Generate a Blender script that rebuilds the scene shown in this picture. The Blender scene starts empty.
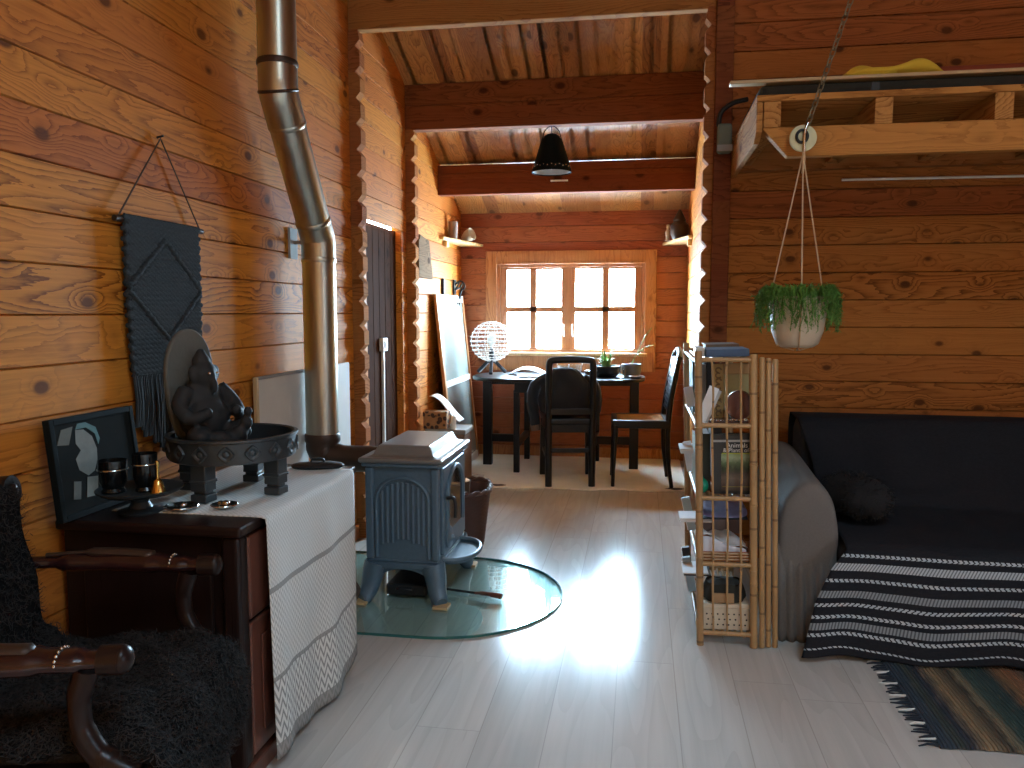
import bpy, bmesh, math, random
from mathutils import Vector, Matrix, Euler
random.seed(7)
PI = math.pi
R = math.radians
scene = bpy.context.scene
COL = scene.collection

# ------------------------------------------------------------------ helpers
class MB:
    """collects shapes in one bmesh"""
    def __init__(s):
        s.bm = bmesh.new()
        s.uv = s.bm.loops.layers.uv.new('UVMap')
    def _x(s, vs, M):
        if M is not None:
            for v in vs:
                v.co = M @ v.co
    def box(s, x0, x1, y0, y1, z0, z1, M=None):
        vs = [s.bm.verts.new(p) for p in ((x0,y0,z0),(x1,y0,z0),(x1,y1,z0),(x0,y1,z0),(x0,y0,z1),(x1,y0,z1),(x1,y1,z1),(x0,y1,z1))]
        for f in ((3,2,1,0),(4,5,6,7),(0,1,5,4),(1,2,6,5),(2,3,7,6),(3,0,4,7)):
            s.bm.faces.new([vs[i] for i in f])
        s._x(vs, M)
        return s
    def cbox(s, c, size, rot=(0,0,0)):
        a, b, d = (q/2 for q in size)
        return s.box(-a,a,-b,b,-d,d, Matrix.Translation(c) @ Euler(rot).to_matrix().to_4x4())
    def bar(s, p0, p1, w, h, up=(0,0,1)):
        """box beam from p0 to p1, w sideways, h along up"""
        p0, p1 = Vector(p0), Vector(p1)
        d = p1 - p0
        z = Vector(up)
        y = d.normalized()
        x = y.cross(z)
        if x.length < 1e-5:
            x = y.cross(Vector((1,0,0)))
        x.normalize()
        z = x.cross(y)
        M = Matrix((x, y, z)).transposed().to_4x4()
        M.translation = p0
        return s.box(-w/2, w/2, 0, d.length, -h/2, h/2, M)
    def tube(s, pts, r, seg=8, closed=False, cap=True, flat=1.0):
        pts = [Vector(p) for p in pts]
        n = len(pts)
        rs = r if isinstance(r, (list, tuple)) else [r]*n
        rings = []
        prev = None
        for i, p in enumerate(pts):
            if closed:
                t = pts[(i+1) % n] - pts[i-1]
            else:
                t = pts[min(i+1, n-1)] - pts[max(i-1, 0)]
            t.normalize()
            if prev is None:
                a = Vector((0,0,1)) if abs(t.z) < .9 else Vector((1,0,0))
                u = t.cross(a).normalized()
            else:
                u = prev - t*prev.dot(t)
                if u.length < 1e-6:
                    u = t.orthogonal()
                u.normalize()
            prev = u
            w = t.cross(u)
            rings.append([s.bm.verts.new(p + (u*math.cos(2*PI*k/seg) + w*(math.sin(2*PI*k/seg)*flat))*rs[i]) for k in range(seg)])
        for i in range(n if closed else n-1):
            A, B = rings[i], rings[(i+1) % n]
            for k in range(seg):
                s.bm.faces.new((A[k], A[(k+1) % seg], B[(k+1) % seg], B[k]))
        if cap and not closed:
            s.bm.faces.new(list(reversed(rings[0])))
            s.bm.faces.new(rings[-1])
        return s
    def lathe(s, prof, c=(0,0,0), seg=24, M=None, mod=None):
        c = Vector(c)
        rings = []
        vs = []
        for i, (r, z) in enumerate(prof):
            if r < 1e-6:
                v = s.bm.verts.new(c + Vector((0,0,z)))
                rings.append([v])
                vs.append(v)
            else:
                ring = []
                for k in range(seg):
                    a = 2*PI*k/seg
                    rr = r if mod is None else mod(r, a, z, i)
                    v = s.bm.verts.new(c + Vector((rr*math.cos(a), rr*math.sin(a), z)))
                    ring.append(v)
                    vs.append(v)
                rings.append(ring)
        for A, B in zip(rings, rings[1:]):
            for k in range(seg):
                k2 = (k+1) % seg
                q = []
                for v in (A[k % len(A)], A[k2 % len(A)], B[k2 % len(B)], B[k % len(B)]):
                    if v not in q:
                        q.append(v)
                if len(q) > 2:
                    s.bm.faces.new(q)
        s._x(vs, M)
        return s
    def prism(s, poly, a0, a1, axis='z', M=None):
        """poly in the two other axes (xy, xz or yz), extruded along axis"""
        def P(p, a):
            if axis == 'z': return (p[0], p[1], a)
            if axis == 'y': return (p[0], a, p[1])
            return (a, p[0], p[1])
        A = [s.bm.verts.new(P(p, a0)) for p in poly]
        B = [s.bm.verts.new(P(p, a1)) for p in poly]
        n = len(poly)
        for i in range(n):
            s.bm.faces.new((A[i], A[(i+1) % n], B[(i+1) % n], B[i]))
        s.bm.faces.new(list(reversed(A)))
        s.bm.faces.new(B)
        s._x(A + B, M)
        return s
    def grid(s, fn, nu, nv, closeu=False):
        V = [[s.bm.verts.new(fn(i/nu, j/nv)) for j in range(nv+1)] for i in range(nu + (0 if closeu else 1))]
        m = len(V)
        for i in range(nu):
            for j in range(nv):
                i2 = (i+1) % m
                f = s.bm.faces.new((V[i][j], V[i2][j], V[i2][j+1], V[i][j+1]))
                for l, (a, b) in zip(f.loops, ((i,j),(i+1,j),(i+1,j+1),(i,j+1))):
                    l[s.uv].uv = (a/nu, b/nv)
        return s
    def ball(s, c, r, sc=(1,1,1), seg=14, rot=(0,0,0)):
        M = Matrix.Translation(c) @ Euler(rot).to_matrix().to_4x4() @ Matrix.Diagonal((sc[0],sc[1],sc[2],1))
        pr = [(r*math.sin(PI*i/(seg//2+1)), -r*math.cos(PI*i/(seg//2+1))) for i in range(seg//2+2)]
        pr[0] = (0, -r); pr[-1] = (0, r)
        return s.lathe(pr, (0,0,0), seg, M)
    def strip(s, pts, w, side):
        """thin ribbon along pts (hair, leaf)"""
        L = []
        for i, p in enumerate(pts):
            ww = w*(1 - .85*i/(len(pts)-1))
            L.append((s.bm.verts.new(p - side*ww), s.bm.verts.new(p + side*ww)))
        for a, b in zip(L, L[1:]):
            s.bm.faces.new((a[0], a[1], b[1], b[0]))
        return s
    def build(s, name, mat, parent=None, world=False, smooth=None, bevel=0, seg=2, sub=0, solid=0, soff=-1, remesh=0, normals=True, loc=None, rot=None, triv=None):
        if normals:
            bmesh.ops.recalc_face_normals(s.bm, faces=s.bm.faces[:])
        off = Vector((0,0,0))
        if world and parent is not None:
            off = Vector(parent.location)
        elif loc == 'auto':
            xs = [v.co.x for v in s.bm.verts]; ys = [v.co.y for v in s.bm.verts]; zs = [v.co.z for v in s.bm.verts]
            off = Vector(((min(xs)+max(xs))/2, (min(ys)+max(ys))/2, min(zs)))
        if off.length > 0:
            for v in s.bm.verts:
                v.co -= off
        me = bpy.data.meshes.new(name)
        s.bm.to_mesh(me)
        s.bm.free()
        if isinstance(mat, (list, tuple)):
            for q in mat: me.materials.append(q)
        else:
            me.materials.append(mat)
        if smooth is not None:
            for p in me.polygons: p.use_smooth = True
            if smooth < 3: me.set_sharp_from_angle(angle=smooth)
        o = bpy.data.objects.new(name, me)
        COL.objects.link(o)
        if parent is not None: o.parent = parent
        elif loc == 'auto': o.location = off
        elif loc is not None: o.location = loc
        if rot is not None: o.rotation_euler = rot
        if remesh:
            m = o.modifiers.new('remesh', 'REMESH'); m.mode = 'VOXEL'; m.voxel_size = remesh; m.use_smooth_shade = True
            m = o.modifiers.new('smooth', 'SMOOTH'); m.iterations = 4
        if solid:
            m = o.modifiers.new('solid', 'SOLIDIFY'); m.thickness = solid; m.offset = soff
        if bevel:
            m = o.modifiers.new('bevel', 'BEVEL'); m.width = bevel; m.segments = seg; m.limit_method = 'ANGLE'; m.angle_limit = .6
        if sub:
            m = o.modifiers.new('sub', 'SUBSURF'); m.levels = sub; m.render_levels = sub
        return o

def tag(o, label=None, cat=None, group=None, kind=None):
    if label: o['label'] = label
    if cat: o['category'] = cat
    if group: o['group'] = group
    if kind: o['kind'] = kind
    return o
def thing(name, label, cat, loc=(0,0,0), rot=(0,0,0), group=None):
    o = bpy.data.objects.new(name, None)
    o.empty_display_size = .05
    COL.objects.link(o)
    o.location = loc
    o.rotation_euler = rot
    return tag(o, label, cat, group)
def struct(o):
    o['kind'] = 'structure'
    return o
def clone(root, loc, rot, label, group=None):
    r = root.copy(); COL.objects.link(r); r.location = loc; r.rotation_euler = rot
    r['label'] = label
    if group: r['group'] = group
    for ch in list(root.children):
        c = ch.copy(); COL.objects.link(c); c.parent = r
        for g in list(ch.children):
            d = g.copy(); COL.objects.link(d); d.parent = c
    return r
def curve(pts, n=8):
    """Catmull-Rom through pts"""
    P = [Vector(p) for p in pts]
    P = [P[0]*2 - P[1]] + P + [P[-1]*2 - P[-2]]
    out = []
    for i in range(1, len(P)-2):
        for k in range(n):
            t = k/n
            a, b, c, d = P[i-1], P[i], P[i+1], P[i+2]
            out.append(.5*((2*b) + (c-a)*t + (2*a-5*b+4*c-d)*t*t + (3*b-a-3*c+d)*t**3))
    out.append(P[-2])
    return out
def lerp(a, b, t): return a + (b-a)*t
def table(x, pts):
    """piecewise linear lookup"""
    if x <= pts[0][0]: return pts[0][1]
    for (x0, y0), (x1, y1) in zip(pts, pts[1:]):
        if x <= x1: return lerp(y0, y1, (x-x0)/(x1-x0))
    return pts[-1][1]

# ------------------------------------------------------------------ materials
class NT:
    def __init__(s, name):
        s.m = bpy.data.materials.new(name)
        s.m.use_nodes = True
        s.t = s.m.node_tree
        s.b = s.t.nodes['Principled BSDF']
    def n(s, typ, **kw):
        nd = s.t.nodes.new(typ)
        for k, v in kw.items():
            if k == 'ins':
                for kk, vv in v.items(): s.link(vv, nd.inputs[kk])
            else: setattr(nd, k, v)
        return nd
    def link(s, v, sock):
        if isinstance(v, bpy.types.NodeSocket): s.t.links.new(v, sock)
        elif isinstance(v, bpy.types.Node): s.t.links.new(v.outputs[0], sock)
        else: sock.default_value = v
    def math(s, op, a, b=0.0, c=0.0, clamp=False):
        nd = s.n('ShaderNodeMath', operation=op, use_clamp=clamp)
        s.link(a, nd.inputs[0]); s.link(b, nd.inputs[1]); s.link(c, nd.inputs[2])
        return nd.outputs[0]
    def vec(s, x, y, z):
        return s.n('ShaderNodeCombineXYZ', ins={0:x, 1:y, 2:z}).outputs[0]
    def xyz(s, kind='Object'):
        tc = s.n('ShaderNodeTexCoord')
        sp = s.n('ShaderNodeSeparateXYZ', ins={0: tc.outputs[kind]})
        return list(sp.outputs)
    def noise(s, v, scale, detail=3.0, rough=.5, dist=0.0):
        nd = s.n('ShaderNodeTexNoise', ins={'Scale':scale, 'Detail':detail, 'Roughness':rough, 'Distortion':dist})
        if v is not None: s.link(v, nd.inputs['Vector'])
        return nd.outputs['Fac']
    def mix(s, f, a, b, mode='MIX'):
        nd = s.n('ShaderNodeMix', data_type='RGBA', blend_type=mode)
        s.link(f, nd.inputs[0])
        for q, i in ((a,6),(b,7)):
            s.link(q if not isinstance(q, tuple) else (q[0],q[1],q[2],1), nd.inputs[i])
        return nd.outputs[2]
    def ramp(s, f, stops, interp='LINEAR'):
        nd = s.n('ShaderNodeValToRGB')
        cr = nd.color_ramp
        cr.interpolation = interp
        while len(cr.elements) < len(stops): cr.elements.new(.5)
        for e, (p, c) in zip(cr.elements, stops):
            e.position = p
            e.color = (c[0],c[1],c[2],1) if isinstance(c, tuple) else (c,c,c,1)
        s.link(f, nd.inputs[0])
        return nd.outputs[0]
    def bump(s, h, strength=.3, dist=.01):
        nd = s.n('ShaderNodeBump', ins={'Strength':strength, 'Distance':dist, 'Height':h})
        s.link(nd.outputs[0], s.b.inputs['Normal'])
    def out(s, col=None, rough=None, metal=None, spec=None):
        if col is not None: s.link(col if not isinstance(col, tuple) else (col[0],col[1],col[2],1), s.b.inputs['Base Color'])
        if rough is not None: s.link(rough, s.b.inputs['Roughness'])
        if metal is not None: s.link(metal, s.b.inputs['Metallic'])
        if spec is not None: s.link(spec, s.b.inputs['Specular IOR Level'])
        return s.m

def wood(name, along, across, light, dark, pitch=10.0, off=0.0, knot=1.0, rough=.45, ring=7.0, var=.35, stretch=1.0, spec=.4, kd=1.0, bump=.15):
    """boards: grain along one axis, one board per pitch of the across axis"""
    t = NT(name)
    c = t.xyz()
    ax = {'x':0, 'y':1, 'z':2}
    A, B = c[ax[along]], c[ax[across]]
    C = c[3 - ax[along] - ax[across]]
    q = t.math('DIVIDE', t.math('SUBTRACT', B, off), pitch)
    bid = t.math('FLOOR', q)
    fr = t.math('MULTIPLY', t.math('FRACT', q), pitch)
    wn = t.n('ShaderNodeTexWhiteNoise', noise_dimensions='1D', ins={'W': t.math('ADD', bid, .37)})
    rnd = wn.outputs['Value']
    ra = t.math('MULTIPLY', rnd, 37.0)
    A2 = t.math('ADD', A, ra)
    # knots
    kv = t.vec(t.math('MULTIPLY', A2, 4.2*kd), t.math('ADD', t.math('MULTIPLY', fr, 6.5*kd), ra), t.math('MULTIPLY', ra, 1.7))
    vo = t.n('ShaderNodeTexVoronoi', ins={'Vector':kv, 'Scale':1.0, 'Randomness':1.0})
    d = vo.outputs['Distance']
    near = t.math('SUBTRACT', 1.0, t.math('MULTIPLY', d, 2.6), clamp=True)
    kn = t.math('MULTIPLY', t.n('ShaderNodeMapRange', ins={0:d, 1:.07, 2:.16, 3:1.0, 4:0.0}).outputs[0], knot)
    halo = t.math('MULTIPLY', t.math('POWER', near, 2.5), .55*knot)
    # growth rings: contours of a slow stretched height field
    gv = t.vec(t.math('MULTIPLY', A2, .75*stretch), t.math('ADD', t.math('MULTIPLY', fr, 5.5), ra), t.math('MULTIPLY', C, 3.0))
    h = t.noise(gv, 1.0, 1.5, .45)
    h = t.math('ADD', h, t.math('MULTIPLY', near, .11*knot))
    h = t.math('ADD', h, t.math('MULTIPLY', fr, 1.1))
    h = t.math('ADD', h, t.math('MULTIPLY', t.noise(t.vec(t.math('MULTIPLY', A2, 9.0), t.math('MULTIPLY', B, 60.0), C), 1.0, 3.0, .6), .05))
    rg = t.math('FRACT', t.math('MULTIPLY', h, ring*3.6))
    rg = t.math('POWER', rg, 3.0)
    wn2 = t.n('ShaderNodeTexWhiteNoise', noise_dimensions='1D', ins={'W': t.math('ADD', bid, 7.77)})
    rg = t.math('MULTIPLY', rg, t.math('ADD', .3, t.math('MULTIPLY', t.math('POWER', wn2.outputs['Value'], 1.5), 1.2)))
    fib = t.noise(t.vec(t.math('MULTIPLY', A2, 2.0*stretch), t.math('MULTIPLY', B, 110.0), t.math('MULTIPLY', C, 110.0)), 1.0, 3.0, .6)
    f = t.math('ADD', t.math('MULTIPLY', rg, .8), t.math('MULTIPLY', t.math('SUBTRACT', fib, .38), .75), clamp=True)
    col = t.mix(f, light, dark)
    # board to board and slow stain differences of the timber
    big = t.noise(t.vec(t.math('MULTIPLY', A2, .9), t.math('MULTIPLY', B, 4.0), C), 1.0, 3.0, .6)
    v = t.math('ADD', 1.0 - var*.75, t.math('MULTIPLY', t.math('ADD', t.math('MULTIPLY', rnd, .75), t.math('MULTIPLY', big, .75)), var))
    hs = t.n('ShaderNodeHueSaturation', ins={'Hue': t.math('ADD', .492, t.math('MULTIPLY', rnd, .016)), 'Saturation':1.0, 'Value':v, 'Color':col})
    col = t.mix(t.math('MULTIPLY', t.math('ADD', kn, halo, clamp=True), .88), hs.outputs[0], tuple(q*.55 for q in dark))
    if bump: t.bump(t.math('ADD', t.math('MULTIPLY', fib, .6), t.math('MULTIPLY', rg, .3)), bump, .003)
    return t.out(col, t.math('ADD', rough-.06, t.math('MULTIPLY', fib, .12)), spec=spec)

def plain(name, col, rough=.5, metal=0.0, var=.12, scale=20.0, bump=0.0, spec=.5, bscale=None, sheen=0.0):
    t = NT(name)
    tc = t.n('ShaderNodeTexCoord')
    nz = t.noise(tc.outputs['Object'], scale, 4.0, .6)
    k = t.math('ADD', 1.0 - var, t.math('MULTIPLY', nz, 2*var))
    hs = t.n('ShaderNodeHueSaturation', ins={'Value':k, 'Color':(col[0],col[1],col[2],1)})
    if bump:
        t.bump(t.noise(tc.outputs['Object'], bscale or scale*4, 3.0, .6), bump, .004)
    if sheen:
        t.b.inputs['Sheen Weight'].default_value = sheen
    return t.out(hs.outputs[0], t.math('ADD', rough-.05, t.math('MULTIPLY', nz, .1)), metal, spec)

def weave(name, c1, c2, fx, fy, ax=('x','z'), rough=.9, bump=.5):
    """fabric with crossing threads"""
    t = NT(name)
    c = dict(zip('xyz', t.xyz()))
    a = t.math('SINE', t.math('MULTIPLY', c[ax[0]], fx*2*PI))
    b = t.math('SINE', t.math('MULTIPLY', c[ax[1]], fy*2*PI))
    p = t.math('MULTIPLY', t.math('ADD', t.math('MULTIPLY', a, b), 1.0), .5)
    nz = t.noise(None, 9.0, 4.0)
    t.bump(p, bump, .003)
    return t.out(t.mix(t.math('ADD', t.math('MULTIPLY', p, .6), t.math('MULTIPLY', nz, .4)), c1, c2), rough, spec=.2)

def thin_glass(name, tint=(1,1,1), refl=.08, rough=0.0):
    t = NT(name)
    tr = t.n('ShaderNodeBsdfTransparent', ins={0:(tint[0],tint[1],tint[2],1)})
    gl = t.n('ShaderNodeBsdfGlossy', ins={0:(1,1,1,1), 'Roughness':rough})
    fr = t.n('ShaderNodeFresnel', ins={0:1.5})
    ge = t.n('ShaderNodeNewGeometry')
    front = t.math('SUBTRACT', 1.0, ge.outputs['Backfacing'])
    mx = t.n('ShaderNodeMixShader', ins={0:t.math('MULTIPLY', front, t.math('ADD', fr.outputs[0], refl-.04, clamp=True)), 1:tr.outputs[0], 2:gl.outputs[0]})
    t.t.links.new(mx.outputs[0], t.t.nodes['Material Output'].inputs[0])
    return t.m

LOG = .13                                   # height of one log course
OFF_SIDE, OFF_CROSS = 1.213, 1.278          # side walls and cross walls are half a course apart
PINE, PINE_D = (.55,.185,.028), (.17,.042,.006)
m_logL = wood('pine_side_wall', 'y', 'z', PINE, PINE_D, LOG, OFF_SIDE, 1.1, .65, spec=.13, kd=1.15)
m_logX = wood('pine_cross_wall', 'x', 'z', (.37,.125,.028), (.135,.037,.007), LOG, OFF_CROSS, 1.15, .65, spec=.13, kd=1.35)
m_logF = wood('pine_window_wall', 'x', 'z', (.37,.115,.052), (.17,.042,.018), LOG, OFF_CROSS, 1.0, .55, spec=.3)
m_stub = wood('pine_log_ends', 'x', 'z', (.34,.125,.04), (.16,.048,.013), LOG, OFF_CROSS, .6, .85, spec=.03)
m_ceil = wood('ceiling_boards', 'y', 'x', (.47,.225,.08), (.20,.075,.024), .105, -1.585, 1.3, .38, var=.85, spec=.4)
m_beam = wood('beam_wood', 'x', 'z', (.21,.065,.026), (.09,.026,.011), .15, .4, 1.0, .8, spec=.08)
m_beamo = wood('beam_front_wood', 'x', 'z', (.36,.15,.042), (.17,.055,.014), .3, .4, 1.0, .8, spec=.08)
m_casing = wood('casing_wood', 'z', 'x', (.46,.19,.08), (.24,.075,.026), .4, .1, .5, .4)
m_sash = wood('sash_wood', 'z', 'x', (.40,.17,.085), (.24,.085,.035), .4, .1, .0, .35)
m_door = wood('dark_door_boards', 'z', 'y', (.06,.026,.015), (.03,.012,.007), .12, .02, .8, .9, spec=.02)
m_loft = wood('loft_timber', 'x', 'z', (.43,.17,.048), (.21,.07,.018), .5, .1, 1.2, .8, spec=.1)
m_lofty = wood('loft_timber_across', 'y', 'z', (.40,.17,.055), (.21,.075,.02), .5, .1, 1.0, .8, spec=.1)
m_shelfpine = wood('pale_pine', 'y', 'x', (.62,.40,.19), (.42,.24,.09), .5, .1, .5, .5)

def floor_mat():
    t = NT('laminate_floor')
    x, y, z = t.xyz()
    q = t.math('DIVIDE', t.math('ADD', x, .06), .192)
    bid = t.math('FLOOR', q)
    rnd = t.n('ShaderNodeTexWhiteNoise', noise_dimensions='1D', ins={'W':bid}).outputs['Value']
    y2 = t.math('ADD', y, t.math('MULTIPLY', rnd, 13.0))
    seg = t.math('FLOOR', t.math('DIVIDE', y2, 1.28))
    rnd2 = t.n('ShaderNodeTexWhiteNoise', noise_dimensions='2D', ins={'Vector':t.vec(bid, seg, 0.0)}).outputs['Value']
    fib = t.noise(t.vec(t.math('MULTIPLY', y2, 1.6), t.math('MULTIPLY', x, 38.0), rnd2), 1.0, 4.0, .6)
    h = t.noise(t.vec(t.math('MULTIPLY', y2, .8), t.math('MULTIPLY', x, 7.0), t.math('MULTIPLY', rnd2, 9.0)), 1.0, 1.0)
    rg = t.math('POWER', t.math('FRACT', t.math('MULTIPLY', h, 9.0)), 2.0)
    f = t.math('ADD', t.math('MULTIPLY', fib, .75), t.math('MULTIPLY', rg, .22), clamp=True)
    col = t.mix(f, (.60,.58,.54), (.42,.40,.365))
    col = t.n('ShaderNodeHueSaturation', ins={'Value':t.math('ADD', .92, t.math('MULTIPLY', rnd2, .14)), 'Color':col}).outputs[0]
    e = t.math('FRACT', q)
    gap = t.math('LESS_THAN', t.math('MINIMUM', e, t.math('SUBTRACT', 1.0, e)), .008)
    e2 = t.math('FRACT', t.math('DIVIDE', y2, 1.28))
    gap2 = t.math('LESS_THAN', e2, .002)
    col = t.mix(t.math('MULTIPLY', t.math('MAXIMUM', gap, gap2), .32), col, (.12,.10,.08))
    t.bump(fib, .06, .002)
    return t.out(col, t.math('ADD', .13, t.math('MULTIPLY', fib, .06)), spec=.24)
m_floor = floor_mat()

m_glass = thin_glass('window_glass')
m_hearth = thin_glass('hearth_glass', (.88,.985,.975), .13, .015)
m_hearth_edge = plain('hearth_glass_edge', (.03,.14,.13), .15)
m_jar = thin_glass('clear_glass', (.93,.96,.96), .12)
m_black = plain('black_lacquer', (.008,.009,.011), .3, spec=.35)
m_iron = plain('black_cast_iron', (.016,.018,.02), .48, .2, bump=.2, scale=40)
m_tray = plain('dark_carved_metal', (.05,.06,.066), .42, .5, bump=.15, scale=40)
m_stove = plain('blue_grey_enamel', (.095,.158,.215), .36, .15, var=.18, scale=60, bump=.12, bscale=260)
m_stovetop = plain('stove_top_plate', (.22,.23,.23), .33, .45, var=.15, scale=30)
def steel_mat():
    t = NT('heat_tinted_steel')
    x, y, z = t.xyz()
    nz = t.noise(t.vec(t.math('MULTIPLY', x, 30.0), t.math('MULTIPLY', y, 30.0), t.math('MULTIPLY', z, 1.2)), 1.0, 3.0)
    col = t.mix(nz, (.34,.33,.27), (.60,.58,.49))
    return t.out(col, t.math('ADD', .27, t.math('MULTIPLY', nz, .12)), 1.0)
m_steel = steel_mat()
m_brown_iron = plain('brown_iron', (.05,.028,.018), .45, .3)
m_silver = plain('silver_metal', (.62,.6,.56), .22, 1.0)
m_brass = plain('brass', (.72,.46,.13), .25, 1.0)
m_darkwood = wood('carved_dark_wood', 'z', 'y', (.017,.008,.007), (.008,.004,.003), .3, .1, .2, .3, spec=.22, bump=.05)
m_redwood = wood('red_brown_wood', 'z', 'y', (.13,.042,.03), (.05,.016,.012), .3, .1, .3, .3, spec=.6, bump=.05)
m_armred = plain('red_brown_varnish', (.024,.007,.007), .25, spec=.5)
m_skin = plain('black_sheepskin', (.010,.0095,.0095), 1.0, var=.3, spec=.04)
m_wool = plain('curly_black_wool', (.034,.031,.030), 1.0, var=.4, spec=.05)
m_macrame = plain('charcoal_cord', (.022,.026,.028), .95, var=.2, scale=120, bump=.5)
m_string = plain('brown_string', (.09,.055,.03), .9)
m_twine = plain('jute_twine', (.55,.36,.20), .9, scale=80)
m_white = plain('white_paint', (.78,.77,.73), .45)
m_paper = plain('white_paper', (.80,.81,.83), .8)
m_cream = plain('cream_ceramic', (.62,.53,.40), .5, bump=.1)
m_wirew = plain('white_wire', (.80,.76,.70), .5)
m_green = plain('plant_green', (.12,.27,.045), .6, var=.6, scale=9)
m_leaf = plain('pale_leaf_green', (.16,.30,.07), .55, var=.4, scale=9)
m_soil = plain('potting_soil', (.02,.014,.01), .95, bump=.6)
def bamboo_mat(name, c1, c2):
    t = NT(name)
    x, y, z = t.xyz()
    nz = t.noise(t.vec(t.math('MULTIPLY', x, 60.0), t.math('MULTIPLY', y, 60.0), t.math('MULTIPLY', z, 5.0)), 1.0, 3.0)
    sp = t.noise(t.vec(x, y, t.math('MULTIPLY', z, 3.0)), 3.5, 2.0)
    col = t.mix(t.math('ADD', t.math('MULTIPLY', nz, .6), t.math('MULTIPLY', sp, .4)), c1, c2)
    oi = t.n('ShaderNodeObjectInfo')
    nd = t.math('LESS_THAN', t.math('FRACT', t.math('ADD', t.math('MULTIPLY', z, 4.1), t.math('MULTIPLY', oi.outputs['Random'], 9.0))), .035)
    col = t.mix(t.math('MULTIPLY', nd, .6), col, (.09,.045,.02))
    return t.out(col, .42)
m_bamboo = bamboo_mat('bamboo', (.30,.165,.065), (.50,.31,.135))
m_bamboo2 = bamboo_mat('aged_bamboo', (.24,.13,.055), (.46,.28,.12))
m_grey = plain('grey_slipcover', (.15,.14,.13), .95, var=.2, scale=160, bump=.3)
m_sofa = plain('dark_sofa_cloth', (.02,.02,.024), .95)
m_black_plush = plain('black_plush', (.012,.012,.014), .95, bump=.8, scale=60)
m_concrete = plain('pale_plaster_board', (.60,.58,.53), .75, var=.12, scale=7)
m_oak_edge = plain('pale_wood_edge', (.52,.36,.18), .5)
m_rugcream = plain('cream_hide', (.84,.81,.72), .95, var=.1, scale=12, bump=.6, bscale=120)
m_rugedge = plain('dark_hide_patch', (.05,.035,.03), .9)
m_fabricblue = plain('navy_cloth', (.018,.024,.035), .9, var=.3, scale=25, bump=.3)
m_jacket = plain('dark_jacket_cloth', (.010,.014,.021), .9, var=.3, scale=15)
m_jacket2 = plain('brown_lining', (.14,.085,.06), .8)
m_cane = weave('woven_cane', (.50,.30,.13), (.30,.15,.055), 90, 90, ('x','y'))
m_wick = plain('brown_wicker', (.085,.036,.025), .6, var=.4, scale=30)
m_log = plain('split_firewood', (.55,.34,.14), .85, var=.3, scale=25)
m_bark = plain('log_bark', (.09,.055,.035), .95, bump=.8)
m_chest = plain('brown_chest_hide', (.20,.125,.085), .8, var=.45, scale=14, bump=.4)
m_zincgrey = plain('grey_fibre', (.30,.29,.27), .8)
m_mirror = plain('pale_panel_glass', (.30,.34,.32), .12, .0, var=.04, spec=.7)  # one even pale grey-green colour for the panel glass
m_yellow = plain('yellow_cloth', (.62,.42,.035), .9, bump=.4, scale=12)
m_darkstuff = plain('dark_folded_canvas', (.025,.024,.018), .95, var=.4)
m_greenbag = plain('grey_green_canvas', (.16,.175,.13), .9)
m_redroll = plain('rust_red_mat', (.26,.05,.018), .9, bump=.4)
m_disc = plain('painted_pulley', (.58,.55,.33), .5)
m_chain = plain('weathered_chain', (.22,.18,.11), .45, .7)
m_shade = plain('black_lampshade', (.006,.008,.008), .8, spec=.1)
m_bulb = plain('frosted_bulb', (.82,.82,.78), .25)
m_plastic = plain('white_plastic', (.70,.68,.63), .4)

def runner_mat():
    t = NT('zigzag_runner_weave')
    x, y, z = t.xyz()
    u = t.n('ShaderNodeUVMap'); u.uv_map = 'UVMap'
    sp = t.n('ShaderNodeSeparateXYZ', ins={0:u.outputs[0]})
    U, V = sp.outputs[0], sp.outputs[1]         # U along the width (0..1), V metres of cloth /1.1
    def zig(fu, fv, amp):
        tri = t.math('ABSOLUTE', t.math('SUBTRACT', t.math('FRACT', t.math('MULTIPLY', U, fu)), .5))
        return t.math('FRACT', t.math('ADD', t.math('MULTIPLY', V, fv), t.math('MULTIPLY', tri, amp)))
    fine = t.math('LESS_THAN', zig(44, 70, 2.0), .42)
    mid = t.math('LESS_THAN', zig(34, 52, 2.0), .40)
    coarse = t.math('LESS_THAN', zig(22, 34, 2.0), .42)
    z1 = t.math('GREATER_THAN', V, .585); z2 = t.math('GREATER_THAN', V, .80)
    p = t.mix(z1, fine, mid); p = t.mix(z2, p, coarse)
    bands = t.math('MAXIMUM', t.math('COMPARE', V, .58, .007), t.math('COMPARE', V, .80, .006))
    bands = t.math('MAXIMUM', bands, t.math('GREATER_THAN', V, .962))
    amt = t.mix(z2, t.mix(z1, (.38,)*3, (.5,)*3), (.78,)*3)
    col = t.mix(t.math('MULTIPLY', p, amt), (.72,.73,.70), (.18,.19,.185))
    col = t.mix(t.math('MULTIPLY', bands, .8), col, (.24,.24,.23))
    t.bump(t.noise(None, 400.0, 2.0), .4, .002)
    return t.out(col, .95, spec=.2)
m_runner = runner_mat()

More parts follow.
